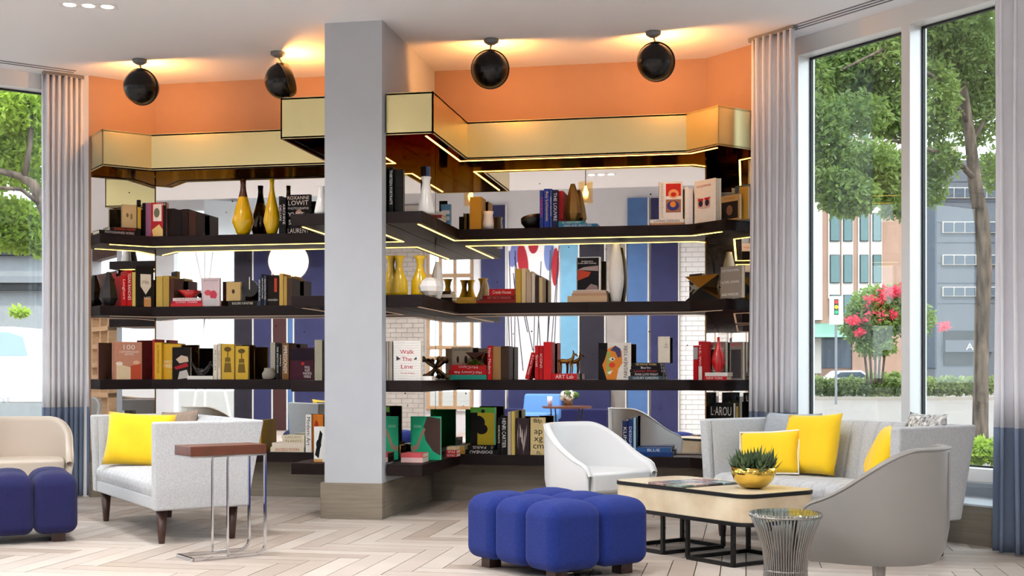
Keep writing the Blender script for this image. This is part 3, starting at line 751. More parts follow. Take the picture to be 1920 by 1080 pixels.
# side walls of the hall
struct('wall_side_left', MB().box(-13.8, -13.6, -1.7, 2.6, 0, HI), 'plaster'); struct('wall_side_right', MB().box(8.4, 8.6, -1.7, 2.1, 0, HI), 'plaster')
wseg('wall_long_left', pL, e_l, nL, 4.4, 6.2, 0, HI, 'plaster'); wseg('wall_long_left_end', pL, e_l, nL, 9.4, 10.9, 0, HI, 'plaster')
wseg('wall_long_left_low', pL, e_l, nL, 6.2, 9.4, 0, .3, 'plaster'); wseg('wall_long_left_high', pL, e_l, nL, 6.2, 9.4, 3.6, HI, 'plaster')
wseg('wall_long_right', pR, e_r, nR, tRe, 7.0, 0, CEIL, 'plaster')
wseg('wall_long_right_brick', pR, e_r, nR, 8.1, 9.1, 0, HI, 'grey_brick')
wseg('wall_long_right_end', pR, e_r, nR, 11.4, 11.9, 0, HI, 'plaster')
wseg('wall_long_right_low', pR, e_r, nR, 7.0, 11.4, 0, .12, 'plaster'); wseg('wall_long_right_high', pR, e_r, nR, 7.0, 11.4, 3.5, HI, 'brown_wood')
wseg('trim_beam', pR, e_r, nR, 7.0, 11.4, 2.75, 3.1, 'brown_wood', .25, -.3)
lt = thing('timber_shelving', 'open pale timber shelving against a bright window, reflected in the angled mirror', 'shelving', (pR[0], pR[1], 0), rad(-45))
for z in (.12, .62, .98, 1.22, 1.6, 1.95, 2.25, 2.6): obj('board', MB().box(9.15, 11.35, -.32, -.04, z, z+.09), 'tan_wood', lt)
for x in (9.15, 9.7, 10.3, 10.85, 11.28): obj('post', MB().box(x, x+.07, -.30, -.06, .0, 2.74), 'tan_wood', lt)
mb = MB()
for r in range(38):
    for c in range(4):
        x = 8.1+c*.25+(.125 if r % 2 else 0); x1 = min(x+.24, 9.1)
        q = [(pR[0]+e_r[0]*t+nR[0]*k, pR[1]+e_r[1]*t+nR[1]*k) for t, k in ((x, -.012), (x1, -.012), (x1, 0), (x, 0))]
        mb.prism(q, .01+r*.09, .01+r*.09+.082)
o = obj('brick_field', mb, 'white_brick', bpy.data.objects['wall_long_right_brick']); o['kind'] = 'stuff'
# coloured panels along the rear wall
def panel(u0, u1, v0, m, label, z0=.0, th=.06):
    x0, x1 = mx(u0), mx(u1)
    o = struct('wall_panel', MB().box(x0, x1, YR+.002, YR+th, z0, min(HI-.02, mz(v0, u0))), m, label)
    obj('edge_strip', MB().box(x1-.001, x1+.022, YR+.002, YR+th+.02, z0, min(HI-.02, mz(v0, u0))), 'aluminium', o); return o
panel(903, 949, 386, 'navy_panel', 'navy wall panel left of the artwork in the mirror')
panel(1052, 1085, 432, 'sky_panel', 'light blue wall panel in the mirror'); panel(1088, 1134, 432, 'ink_panel', 'nearly black wall panel in the mirror')
panel(1137, 1173, 432, 'stone_panel', 'grey wall panel in the mirror'); panel(1177, 1215, 372, 'steel_blue_panel', 'mid blue wall panel in the mirror')
panel(1221, 1272, 372, 'navy_panel', 'broad navy wall panel beside white brick in the mirror')
panel(441, 476, 460, 'ink_panel', 'dark wall panel in the mirror above the loveseat'); panel(478, 512, 470, 'navy_panel', 'navy wall panel behind the globe lamp'); panel(514, 540, 470, 'maroon_panel', 'maroon wall panel in the mirror')
panel(542, 552, 430, 'steel_blue_panel', 'narrow blue wall panel in the mirror'); panel(555, 612, 430, 'navy_panel', 'broad navy wall panel next to the column in the mirror'); panel(613, 700, 430, 'steel_blue_panel', 'blue wall panel hidden behind the column')
# brick panels: bricks one by one on the one beside the navy panel
bx0, bx1 = mx(1275), -.40
bw_ = struct('wall_brick', MB().box(bx0, bx1, YR+.001, YR+.02, 0, 4.3), 'mortar', 'white glazed brick wall in the mirror')
bmh = MB().box(-.108, .108, -.006, .006, -.041, .041).mesh('brick'); bmh.materials.append(MATS['white_brick']); half = MB().box(-.05, .05, -.006, .006, -.041, .041).mesh('half_brick'); half.materials.append(MATS['white_brick'])
for r in range(48):
    x = bx0+(.11 if r % 2 else .0)
    if r % 2: o = bpy.data.objects.new('brick', half); COL.objects.link(o); o.parent = bw_; o.location = (bx0+.053, YR+.025, .044+r*.089)
    while x < bx1-.1:
        f = x+.22 <= bx1+.001
        o = bpy.data.objects.new('brick', bmh if f else half); COL.objects.link(o); o.parent = bw_; o.location = (x+(.11 if f else .055), YR+.025, .044+r*.089); x += .22
gb = struct('wall_brick_grey', MB().box(.6, 2.6, YR+.001, YR+.02, 0, 4.3), 'mortar', 'pale brick wall seen in the column mirror')
mb = MB()
for r in range(48):
    if r % 2: mb.box(.602, .702, YR+.02, YR+.03, r*.089+.003, r*.089+.085)
    for c in range(9):
        x = .6+c*.22+(.11 if r % 2 else 0); mb.box(x, min(x+.212, 2.6), YR+.02, YR+.03, r*.089+.003, r*.089+.085)
o = obj('brick_field', mb, 'grey_brick', gb); o['kind'] = 'stuff'
# abstract canvas
ax0, ax1 = mx(952), mx(1050); aw = ax1-ax0
art = thing('painting', 'large white canvas with red and blue curves, reflected between blue panels', 'painting', (ax0, YR+.004, .1))
AH = mz(440, 1000)-.1
obj('canvas', MB().box(0, aw, 0, .04, 0, AH), mat('canvas_white', (236, 236, 238), .8, vary=.05), art)
def blob(pts, m, y=.043):
    mb = MB(); n = len(pts); V = [(x*aw, y, z*AH) for x, z in pts]; mb.add(V, [tuple(range(n))]); obj('brush_shape', mb, m, art, solid=.003)
def oval(cx, cz, a, b, rot=0, n=18):
    return [(cx+a*math.cos(t)*math.cos(rot)-b*math.sin(t)*math.sin(rot), cz+a*math.cos(t)*math.sin(rot)+b*math.sin(t)*math.cos(rot)) for t in (2*math.pi*i/n for i in range(n))]
blob(oval(.18, .93, .16, .07, .5), cmat((120, 130, 190))); blob(oval(.3, .86, .12, .08, -.6), cmat((172, 44, 56)), .046); blob(oval(.8, .9, .1, .09, .3), cmat((120, 140, 196))); blob(oval(.92, .83, .07, .1, -.2), cmat((168, 40, 50)), .046); blob(oval(.5, .95, .1, .05, 0), cmat((172, 44, 56)))
ln = MB()
for i in range(14):
    a = R.uniform(0, 1); b = a+R.uniform(-.35, .35); ln.bar((aw*a, .045, R.uniform(.0, .5)*AH), (max(.01, min(.99, b))*aw, .045, R.uniform(.6, .98)*AH), .016, .008)
obj('brush_lines', ln, cmat((60, 60, 80)), art)
# pale blue stair volume and clerestory in the hall
mat('stair_white', (214, 228, 238), .7)
def mp(u, v, y): return (mx(u, y), mz(v, u, y))
yy = -.7
st = [mp(383, 452, yy), mp(383, 374, yy), mp(446, 378, yy), mp(560, 345, yy), mp(640, 322, yy), mp(640, 452, yy)]
n = len(st); mb = MB().add([(x, yy, z) for x, z in st]+[(x, yy-.7, z) for x, z in st], [tuple(range(n)), tuple(range(2*n-1, n-1, -1))]+[(i, i+n, (i+1) % n+n, (i+1) % n) for i in range(n)])
tag(obj('stair_balustrade', mb, 'stair_white'), 'pale blue sloping stair side high in the hall, reflected above the loveseat', 'stairs')
# globe pendant of the hall
def pendant(label, u, v, y, r, glow, col, e, zt):
    x, z = mp(u, v, y); t = thing('globe_pendant', label, 'lamp', (x, y, z))
    prof = [(r*math.sin(math.pi*i/16), -r*math.cos(math.pi*i/16)) for i in range(17)]
    obj('globe', MB().lathe(prof, 32), mat('opal_glow', (255, 240, 214), .4, emit=glow, estr=1.6), t, True)
    obj('cord', MB().tube([(0, 0, r), (0, 0, zt-z)], .006, 6), 'black_metal', t); return t
pendant('large glowing opal globe pendant reflected above the loveseat', 541, 490, .9, .34, (255, 226, 176), None, 0, HI)
# amber glass pendant over the lounge
yv = 15.1; xv = ratio(883)*yv; px_, py_ = 2*(XC1+.01)-xv, 2*(YB-.011)-yv
ap = thing('amber_pendant', 'ribbed amber glass pendant with a bright bulb, reflected beside the column', 'lamp', (px_, py_, 3.34))
obj('glass', MB().grid(25, 17, lambda a, b: ((.085+.006*(round(b*16) % 2))*math.cos(2*math.pi*a), (.085+.006*(round(b*16) % 2))*math.sin(2*math.pi*a), -.13+b*.26)), 'amber_glass', ap, True)
obj('bulb', MB().lathe([(0, -.06), (.03, -.045), (.036, 0), (.02, .04), (.012, .08), (0, .08)], 14), mat('amber_bulb', (255, 200, 120), .5, emit=(255, 190, 90), estr=14), ap, True)
obj('cord', MB().tube([(0, 0, .08), (0, 0, CEIL-3.34)], .005, 6), 'black_metal', ap)
# hall furniture: banquette, round table with flowers
bq = thing('banquette', 'navy banquette along the rear panels, reflected under the third shelf', 'bench', (0, 0, 0))
b0, b1 = mx(945, -.9), mx(1140, -.9)
obj('seat', MB().box(b0, b1, -1.35, -.75, .12, .46), 'navy_wool', bq, bevel=.03); obj('backrest', MB().box(b0, b1, -1.42, -1.25, .40, .86), 'navy_panel', bq, bevel=.03)
tp_ = (mx(1063, .7), .7)
rt = thing('round_table', 'round walnut table with slim legs, reflected behind the white chair', 'table', (tp_[0], tp_[1], 0))
obj('top', MB().lathe([(0, .52), (.40, .52), (.42, .54), (.42, .555), (0, .556)], 36), 'walnut', rt)
for k in range(4):
    a = rad(45+90*k); obj('leg', MB().tube([(.33*math.cos(a), .33*math.sin(a), .52), (.28*math.cos(a), .28*math.sin(a), 0)], .013, 8), 'black_metal', rt)
fv = thing('flower_vase', 'white hydrangeas in a glass vase on the round table', 'flowers', (tp_[0]+.02, tp_[1], .557))
obj('vase', MB().lathe([(0, 0), (.07, 0), (.085, .12), (.075, .12), (.06, .01)], 18), 'amber_glass', fv, True)
for k in range(7):
    a = k*2.4; rr = .04+.09*(k % 3)/2; c = (rr*math.cos(a), rr*math.sin(a), .17+.03*math.cos(k)); mb = MB()
    for q in range(40):
        p = Vector((R.gauss(0, 1), R.gauss(0, 1), R.gauss(0, 1))).normalized()*.062; s = p.orthogonal().normalized()*.017; w = p.cross(s).normalized()*.017; p = p+Vector(c); mb.quad(p-s-w, p+s-w, p+s+w, p-s+w)
    obj('bloom' if k < 5 else 'leaves', mb, cmat((244, 242, 228)) if k < 5 else cmat((86, 120, 54)), fv)
cp = obj('paper_cup', MB().lathe([(0, 0), (.035, 0), (.045, .16), (.041, .16), (.03, .01), (0, .01)], 18), cmat((226, 210, 220)), smooth=True); cp.location = (tp_[0]-.28, tp_[1]+.05, .557); tag(cp, 'pale paper cup beside the hydrangeas on the round table', 'cup')
lc = thing('lounge_chair', 'sky blue lounge chair in front of the rear artwork, reflected', 'chair', (mx(1003, .1), .1, 0), rad(10))
mat('sky_wool', (92, 140, 206), .95, bump=.3)
obj('seat', MB().box(-.34, .34, -.3, .3, .24, .42), 'sky_wool', lc, bevel=.05, seg=3); obj('backrest', MB().hexa([(-.34, -.42, .3), (.34, -.42, .3), (.34, -.26, .3), (-.34, -.26, .3), (-.34, -.5, .74), (.34, -.5, .74), (.34, -.38, .74), (-.34, -.38, .74)]), 'sky_wool', lc, bevel=.04, seg=3)
for sx in (-1, 1):
    for sy in (-1, 1): obj('leg', MB().tube([(sx*.28, sy*.24, .25), (sx*.31, sy*.27, 0)], .014, 8), 'leg_wood', lc)
# ================================================================ outdoors
GZ = -.12
mat('asphalt', (128, 119, 112), .9, vary=.1, vscale=1.5); mat('kerb', (150, 140, 130), .9); mat('bark', (112, 96, 82), .95, c2=(62, 52, 44), vscale=14, stretch=(1, 1, .25), bump=1, bscale=18)
def leafm(name, c, c2):
    m = mat(name, c, .55, c2=c2, vscale=1.2); b = m.node_tree.nodes['Principled BSDF']
    nt = m.node_tree; out = nt.nodes['Material Output']; tr = nt.nodes.new('ShaderNodeBsdfTranslucent'); tr.inputs[0].default_value = tuple(min(1, x*1.6) for x in lin(c)[:3])+(1,); mx_ = nt.nodes.new('ShaderNodeMixShader'); mx_.inputs[0].default_value = .35
    nt.links.new(b.outputs[0], mx_.inputs[1]); nt.links.new(tr.outputs[0], mx_.inputs[2]); nt.links.new(mx_.outputs[0], out.inputs[0]); return m
leafm('oak_leaf', (132, 152, 78), (74, 98, 46)); leafm('lime_leaf', (168, 190, 70), (110, 140, 44)); leafm('hedge_leaf', (136, 150, 84), (92, 110, 56)); leafm('myrtle_leaf', (124, 146, 74), (82, 110, 52)); leafm('myrtle_bloom', (224, 76, 96), (200, 50, 80))
gr_ = struct('ground_street', MB().prism([(-160, 2), (-14, 2), (-6.2, 10.6), (.4, 10.8), (8.8, 2), (160, 2), (160, 260), (-160, 260)], GZ-.1, GZ), 'asphalt', 'pale asphalt street outside the windows')
struct('ground_side', MB().prism([(-160, -60), (-14, -60), (-14, 2), (-160, 2)], GZ-.1, GZ), 'asphalt'); struct('ground_side_right', MB().prism([(8.8, -60), (160, -60), (160, 2), (8.8, 2)], GZ-.1, GZ), 'asphalt'); struct('ground_rear', MB().box(-14, 8.8, -60, -1.9, GZ-.1, GZ), 'asphalt')
def W3(u, v, d):
    x, y, _ = cam_pt(u, d); return Vector((x, y, CAMH+(HOR-v)*d/FPX))
MULT = 3.4
def leaves(mb, c, rx, rz_, n, s, rr):
    for _ in range(int(n*MULT)):
        while True:
            p = Vector((rr.uniform(-1, 1), rr.uniform(-1, 1), rr.uniform(-1, 1)))
            if p.length < 1: break
        p = Vector((c[0]+p.x*rx, c[1]+p.y*rx, c[2]+p.z*rz_)); a = Vector((rr.gauss(0, 1), rr.gauss(0, 1), rr.gauss(-.2, .8))).normalized(); b = a.orthogonal().normalized()
        b = (Matrix.Rotation(rr.uniform(0, 6.3), 3, a) @ b); L_ = s*.56*rr.uniform(.6, 1.3); w = L_*.24; n_ = a.cross(b)*w*.3
        mb.add([p, p+a*L_*.5+b*w+n_, p+a*L_, p+a*L_*.5-b*w+n_], [(0, 1, 2, 3)])
def crown(parent, name, m, blobs, s, seed):
    rr = random.Random(seed); mb = MB()
    for (u, v, d, ru, rv, n) in blobs:
        c = W3(u, v, d); leaves(mb, c, ru*d/FPX, rv*d/FPX, n, s, rr)
    o = obj(name, mb, m, parent); o['kind'] = 'stuff'; return o
def limb(parent, name, pts, m='bark'):
    mb = MB(); P = [W3(u, v, d) for u, v, d, r in pts]; rr = [r*pts[i][2]/FPX for i, (_, _, _, r) in enumerate(pts)]
    mb.tube(P, rr, 10); return obj(name, mb, m, parent, True)
tr_ = thing('street_tree', 'tall leafy tree with a rough trunk just outside the sofa window', 'tree')
limb(tr_, 'trunk', [(1836, 872, 17, 19), (1838, 800, 17, 15), (1840, 640, 17, 14), (1846, 500, 17, 14), (1842, 420, 17, 14), (1828, 345, 17, 13), (1818, 250, 17, 10), (1806, 160, 17, 7), (1790, 40, 17, 4)])
limb(tr_, 'branch', [(1826, 335, 17, 6), (1790, 296, 16.6, 5), (1740, 280, 16.2, 4), (1670, 262, 15.8, 3), (1600, 300, 15.4, 2)])
limb(tr_, 'branch', [(1820, 270, 17, 5), (1860, 200, 17.4, 4), (1900, 140, 18, 3)])
limb(tr_, 'branch', [(1815, 230, 17, 5), (1760, 150, 16.4, 4), (1660, 90, 15.6, 3), (1580, 130, 15, 2)])
crown(tr_, 'foliage', 'oak_leaf', [(1570, 140, 16, 75, 60, 900), (1650, 110, 16, 80, 75, 1300), (1600, 215, 15.5, 70, 40, 420), (1680, 210, 16, 60, 55, 700), (1545, 240, 15, 45, 60, 360), (1655, 330, 15.5, 55, 55, 800), (1590, 365, 15, 60, 40, 620), (1560, 330, 15, 60, 34, 260), (1690, 390, 16, 40, 20, 160), (1610, 290, 15, 70, 30, 300),
    (1790, 70, 17, 80, 95, 1700), (1750, 190, 16.5, 50, 80, 700), (1830, 190, 17.5, 60, 90, 900), (1760, 300, 16.5, 45, 35, 260), (1748, 350, 16.5, 30, 40, 150), (1860, 320, 17.5, 30, 40, 160), (1710, 20, 16.5, 120, 70, 1300), (1900, 100, 17.5, 90, 120, 1100), (1560, 60, 16, 60, 50, 700), (1740, -90, 17, 260, 90, 2200), (1525, 170, 15.5, 30, 70, 380), (1522, 290, 15, 24, 60, 200), (1460, 160, 15.5, 70, 90, 800), (1470, 300, 15.5, 60, 60, 400), (1960, 40, 17.5, 120, 120, 900), (1980, 220, 18, 100, 80, 500)], .17, 11)
gs = thing('garden_shrub', 'low bright green shrub at the foot of the street tree', 'shrub'); crown(gs, 'foliage', 'lime_leaf', [(1838, 845, 15.5, 26, 22, 260), (1810, 852, 15.5, 16, 16, 120), (1868, 846, 15.5, 24, 22, 200)], .16, 4)
# hedges, kerb, sign
def hedge(label, u0, u1, v0, v1, d, seed, m='hedge_leaf'):
    t = thing('hedge', label, 'hedge'); n = max(2, int((u1-u0)/18)); crown(t, 'foliage', m, [(u0+(u1-u0)*(i+.5)/n, (v0+v1)/2+R.uniform(-3, 3), d, 15, (v1-v0)/2, 170) for i in range(n)], .42, seed); return t
hedge('clipped street hedge left of the window mullion', 1380, 1690, 708, 740, 58, 1); hedge('clipped street hedge beyond the trunk right of the mullion', 1732, 2090, 706, 738, 58, 2); hedge('dark rounded bushes beneath the flowering tree', 1625, 1690, 697, 742, 63, 3, 'oak_leaf')
kb = W3(1250, 750, 56); kc = W3(2200, 748, 56)
struct('kerb', MB().bar((kb.x, kb.y, GZ+.07), (kc.x, kc.y, GZ+.07), .3, .16), 'kerb')
fs = thing('street_sign', 'white photo enforcement sign with a traffic light on a pole', 'sign'); a = W3(1568, 582, 48); rzc = rad(YAW)
fs.location = a; fs.rotation_euler = (0, 0, rzc)
obj('plate', MB().box(-.27, .27, -.01, .01, -.55, .55), cmat((240, 242, 244)), fs); obj('pole', MB().tube([(0, .04, .5), (0, .04, GZ-a.z)], .05, 8), 'track', fs)
obj('signal_body', MB().box(-.09, .09, -.016, -.011, -.18, .44), cmat((60, 62, 60)), fs)
for k, c in enumerate([(214, 60, 50), (240, 200, 40), (50, 170, 120)]):
    o = obj('signal_disc', MB().lathe([(0, 0), (.075, 0), (.075, .006), (0, .006)], 16), cmat(c), fs); o.rotation_euler.x = rad(90); o.location = (0, -.016, .33-k*.2)
text(fs, 'PHOTO\nENFORCED', Matrix.Translation((0, -.013, -.37)) @ Matrix.Rotation(rad(90), 4, 'X'), .46, .22, (90, 96, 104), 'lettering')
cm = thing('crape_myrtle', 'small street tree with pink red blossom behind the hedge', 'tree')
for k, (du, dv) in enumerate([(-26, 0), (-12, -8), (2, 0), (14, -6), (26, 2)]):
    limb(cm, 'trunk', [(1640+du*.5, 718, 56, 2.4), (1640+du*.7, 670, 56, 2.2), (1640+du*1.4, 610+dv, 56, 1.6), (1640+du*2, 570, 56, 1)])
crown(cm, 'foliage', 'myrtle_leaf', [(1640, 590, 56, 52, 55, 1300), (1610, 610, 56, 34, 34, 420), (1680, 580, 56, 40, 50, 600), (1640, 648, 56, 40, 22, 260), (1720, 600, 56, 34, 34, 260)], .42, 21)
crown(cm, 'blossom', 'myrtle_bloom', [(1600, 600, 55, 12, 10, 34), (1640, 560, 55, 20, 8, 30), (1665, 548, 55, 20, 12, 44), (1690, 545, 55, 18, 14, 40), (1635, 590, 55, 30, 20, 30), (1672, 590, 55, 8, 6, 40), (1770, 612, 55, 10, 10, 24), (1612, 622, 55, 6, 6, 30)], .36, 22)
# brick building across the street
mat('far_brick', (168, 134, 116), .9, vary=.1, vscale=.6); mat('far_cream', (206, 198, 188), .9); mat('far_grey', (92, 96, 104), .8, vary=.08, vscale=.3); mat('far_glass', (84, 112, 112), .15); mat('far_glass_dark', (56, 66, 80), .15); mat('awning_green', (112, 152, 138), .6)
def facade(name, label, u0, u1, vt, vb, d, m, depth=12):
    a, b = W3(u0, vb, d), W3(u1, vb, d); t = thing(name, label, 'building', a, rzc); k = d/FPX
    t['k'] = k
    obj('wall', MB().box(0, (u1-u0)*k, 0, depth, GZ-a.z, (vb-vt)*k), m, t)
    def bx(nm, ua, ub, va, vb_, mm, y0=-.1, y1=.05, par=None): return obj(nm, MB().box((ua-u0)*k, (ub-u0)*k, y0, y1, (vb-vb_)*k, (vb-va)*k), mm, par or t)
    return t, bx
bl, bx_ = facade('brick_building', 'pale brick building with paired green glazed windows across the street', 1290, 1690, 195, 700, 90, 'far_brick')
for ua, ub in ((1552, 1574), (1577, 1599), (1608, 1629), (1632, 1653)):
    bx_('spandrel_strip', ua, ub, 372, 560, 'far_cream', -.12)
for (va, vb_) in ((228, 262), (312, 345), (400, 453), (478, 531), (553, 592)):
    for ua, ub in ((1340, 1358), (1365, 1382), (1396, 1412), (1420, 1436), (1555, 1573), (1580, 1597), (1611, 1627), (1635, 1651)):
        w_ = bx_('window', ua, ub, va, vb_, 'gasket', -.22); bx_('pane', ua+1.2, ub-1.2, va+1.2, vb_-1.2, 'far_glass', -.26, -.2, w_)
bx_('pilaster', 1518, 1540, 195, 600, 'far_cream', -.3); bx_('upper_storey', 1540, 1690, 195, 370, 'far_cream', -.08)
bx_('cornice', 1290, 1690, 366, 374, 'far_cream', -.5); bx_('shop_front', 1518, 1600, 634, 690, 'far_glass_dark', -.12); bx_('pier', 1520, 1538, 634, 700, 'far_cream', -.3); bx_('pier', 1596, 1604, 634, 700, 'far_brick', -.3)
k = bl['k']; aw_ = MB().hexa([((1505-1290)*k, -2.6, (700-634)*k), ((1594-1290)*k, -2.6, (700-634)*k), ((1594-1290)*k, 0, (700-634)*k), ((1505-1290)*k, 0, (700-634)*k), ((1505-1290)*k, -2.5, (700-628)*k), ((1594-1290)*k, -2.5, (700-628)*k), ((1594-1290)*k, 0, (700-606)*k), ((1505-1290)*k, 0, (700-606)*k)])
obj('awning', aw_, 'awning_green', bl)
bg, bx_ = facade('grey_building', 'dark grey panelled office block seen past the tree trunk', 1694, 2160, 300, 700, 105, 'far_grey')
for r, (va, vb_) in enumerate(((352, 372), (416, 437), (478, 497), (538, 556))):
    b_ = bx_('window_band', 1766, 1890, va, vb_, 'far_cream', -.2)
    for q in range(6): bx_('pane', 1768+q*20.4, 1786+q*20.4, va+1.5, vb_-1.5, 'far_glass_dark', -.28, -.1, b_)
for i in range(7):
    bx_('panel_joint', 1694, 2160, 340+i*38, 340.8+i*38, 'far_glass_dark', -.06)
bx_('corner_strip', 1735, 1756, 300, 690, 'far_glass_dark', -.1); bx_('entrance', 1769, 1840, 660, 684, 'gasket', -.15); bx_('upper_opening', 1769, 1832, 620, 638, 'gasket', -.15); bx_('sign_band', 1769, 1860, 638, 660, 'far_grey', -.5)
text(bg, 'AT', Matrix.Translation(((1820-1694)*bg['k'], -.55, (700-650)*bg['k'])) @ Matrix.Rotation(rad(90), 4, 'X'), 26*bg['k'], 12*bg['k'], (232, 232, 232), 'lettering')
car = thing('parked_car', 'pale car parked behind the hedge across the street', 'car', W3(1590, 712, 66), rzc)
obj('body', MB().add([(x, y, z) for y in (-.8, .8) for x, z in ((-1.9, -.7), (-1.9, 0), (-1.2, .1), (-.7, .48), (.5, .5), (1.1, .1), (1.9, 0), (1.9, -.7))], [tuple(range(8))[::-1], tuple(range(8, 16))]+[(i, (i+1) % 8, (i+1) % 8+8, i+8) for i in range(8)]), cmat((226, 230, 232)), car, bevel=.08)
obj('side_window', MB().add([(-1.0, -.82, .12), (-.62, -.82, .4), (.44, -.82, .42), (.9, -.82, .12)], [(3, 2, 1, 0)]), 'far_glass_dark', car, solid=.01)
for x in (-1.2, 1.2):
    o = obj('wheel', MB().lathe([(0, -.1), (.32, -.1), (.32, .1), (0, .1)], 18), 'gasket', car); o.rotation_euler.x = rad(90); o.location = (x, -.75, -.72)
# the other window: tree, car park front, van
t2 = thing('street_tree', 'bright green tree with bent branches outside the window behind the cream chair', 'tree')
limb(t2, 'trunk', [(120, 760, 15, 16), (110, 520, 15, 14), (88, 400, 15, 13), (62, 345, 15, 10), (36, 330, 15, 7), (-20, 315, 15, 5)])
limb(t2, 'branch', [(46, 335, 15, 6), (56, 270, 15, 5), (60, 215, 15, 5), (52, 170, 15, 4), (20, 165, 15, 3)]); limb(t2, 'branch', [(84, 390, 15, 5), (40, 355, 14.8, 4), (-30, 350, 14.5, 3)])
crown(t2, 'foliage', 'lime_leaf', [(20, 190, 15, 70, 60, 900), (60, 250, 15.4, 60, 60, 520), (0, 300, 15.4, 60, 60, 500), (60, 320, 16, 50, 40, 300), (20, 420, 16, 70, 50, 1300), (70, 440, 16, 40, 40, 500), (-60, 260, 15.5, 80, 120, 900), (30, 110, 15.5, 120, 60, 1000), (36, 585, 20, 20, 8, 60)], .17, 31)
cp_, bx_ = facade('car_park', 'concrete canopy front across the street behind the cream chair', -260, 175, 468, 556, 34, mat('far_concrete', (150, 152, 154), .9, vary=.1), 3)
bx_('beam', -260, 175, 470, 480, 'gasket', -.3); bx_('beam', -260, 175, 520, 532, 'track', -.4); bx_('pipe', -260, 175, 536, 545, 'gasket', -.3); 
cp_.children[0].data.transform(Matrix.Identity(4))
for v in cp_.children[0].data.vertices:
    if v.co.z < 0: v.co.z = 0
obj('pillar', MB().box(6, 6.5, 0, .5, GZ-cp_.location.z, 0), 'far_grey', cp_)
obj('pillar', MB().box(2.6, 3.0, 0, .5, GZ-cp_.location.z, 0), 'far_grey', cp_)
b3, bx_ = facade('office_block', 'cream office block with narrow windows behind the white van', -240, 140, 520, 700, 70, 'far_cream', 8)
for i in range(9):
    for va, vb_ in ((566, 592), (604, 630), (640, 670)): bx_('window', -60+i*20, -46+i*20, va, vb_, 'far_glass_dark', -.1)
van = thing('delivery_van', 'white delivery van parked outside behind the cream chair', 'van', W3(20, 700, 26), rzc+rad(-4)); k = 26/FPX
zb = GZ-van.location.z
obj('cab', MB().add([(x, y, z) for y in (-1, 1) for x, z in ((-.9, zb+.62), (-.9, .95), (.5, .95), (.95, .75), (1.3, .2), (2.1, .0), (2.2, zb+.62))], [tuple(range(7))[::-1], tuple(range(7, 14))]+[(i, (i+1) % 7, (i+1) % 7+7, i+7) for i in range(7)]), cmat((244, 244, 244)), van, bevel=.05)
obj('cargo_box', MB().box(-3.9, -.92, -1.05, 1.05, zb+.5, 1.35), cmat((238, 238, 238)), van, bevel=.03)
obj('side_window', MB().add([(.03, -1.005, .36), (.03, -1.005, .84), (.45, -1.005, .84), (.75, -1.005, .74), (.85, -1.005, .36)], [(4, 3, 2, 1, 0)]), mat('van_glass', (150, 172, 190), .1), van, solid=.01); obj('door_handle', MB().box(-.12, -.04, -1.03, -1.0, -.02, .2), 'gasket', van); obj('door_gap', MB().box(-.22, -.205, -1.004, -.998, zb+.7, .9), 'track', van)
text(van, 'USDOT', Matrix.Translation((.15, -1.006, -.55)) @ Matrix.Rotation(rad(90), 4, 'X'), .7, .1, (150, 156, 170), 'lettering')
for x in (-2.8, 1.75):
    o = obj('wheel', MB().lathe([(0, -.12), (.4, -.12), (.4, .12), (0, .12)], 20), 'gasket', van); o.rotation_euler.x = rad(90); o.location = (x, -.95, zb+.4)
# ================================================================ books and objects on the shelves
YS = YB-.30           # front edge of the shelves
BAY = {
 'RB': ((0, YS+.03), 0, 'above the white chair'), 'LB': ((0, YS+.03), 0, 'above the loveseat'),
 'RF': ((shelfR[3][0]+.03*S2, shelfR[3][1]+.03*S2), rad(-45), 'beside the sofa curtain'),
 'LF': ((shelfL[3][0]-.03*S2, shelfL[3][1]+.03*S2), rad(45), 'beside the cream chair'),
 'FR': ((0, YFIN+.03), 0, 'beside the column, sofa side'), 'FL': ((0, YFIN+.03), 0, 'beside the column, loveseat side')}
LV = ['bottom shelf ', 'third shelf ', 'second shelf ', 'top shelf ']
def spot(bay, u0, u1, dep):
    p, phi, where = BAY[bay]; e = (math.cos(phi), math.sin(phi)); b = (-e[1], e[0]); p = (p[0]+b[0]*dep, p[1]+b[1]*dep)
    t0, t1 = on_line(u0, p, e), on_line(u1, p, e); c = (p[0]+e[0]*(t0+t1)/2, p[1]+e[1]*(t0+t1)/2)
    return c, phi, t1-t0, where
def finish(o, label, cat, bay, lv, group=None):
    return tag(o, '%s, %s%s' % (label, LV[lv], BAY[bay][2]), cat, group)
def deco(o, face, w, h, art):
    """flat print on a face of the book. face maps (x, z) of the face to local 3d"""
    for a in art:
        if a[0] == 't':
            _, s, cx, cz, tw, th, c = a[:7]; rot = a[7] if len(a) > 7 else 0
            text(o, s, face(cx*w, cz*h, .0016) @ Matrix.Rotation(rad(rot), 4, 'Z'), (tw*w if rot in (0, 180) else tw*h), (th*h if rot in (0, 180) else th*w), c)
        else:
            if a[0] == 'r': pts = [(a[1], a[3]), (a[2], a[3]), (a[2], a[4]), (a[1], a[4])]; c = a[5]
            elif a[0] == 'o': pts = [(a[1]+a[3]*math.cos(t*math.pi/9), a[2]+a[4]*math.sin(t*math.pi/9)) for t in range(18)]; c = a[5]
            else: pts = a[1]; c = a[2]
            m0 = face(0, 0, .0004+.00003*art.index(a)); mb = MB().add([m0 @ Vector((x*w, z*h, 0)) for x, z in pts], [tuple(range(len(pts)))])
            obj('cover_print', mb, cmat(c), o)
RX90 = Matrix.Rotation(rad(90), 4, 'X')
PAGES = (232, 222, 200)
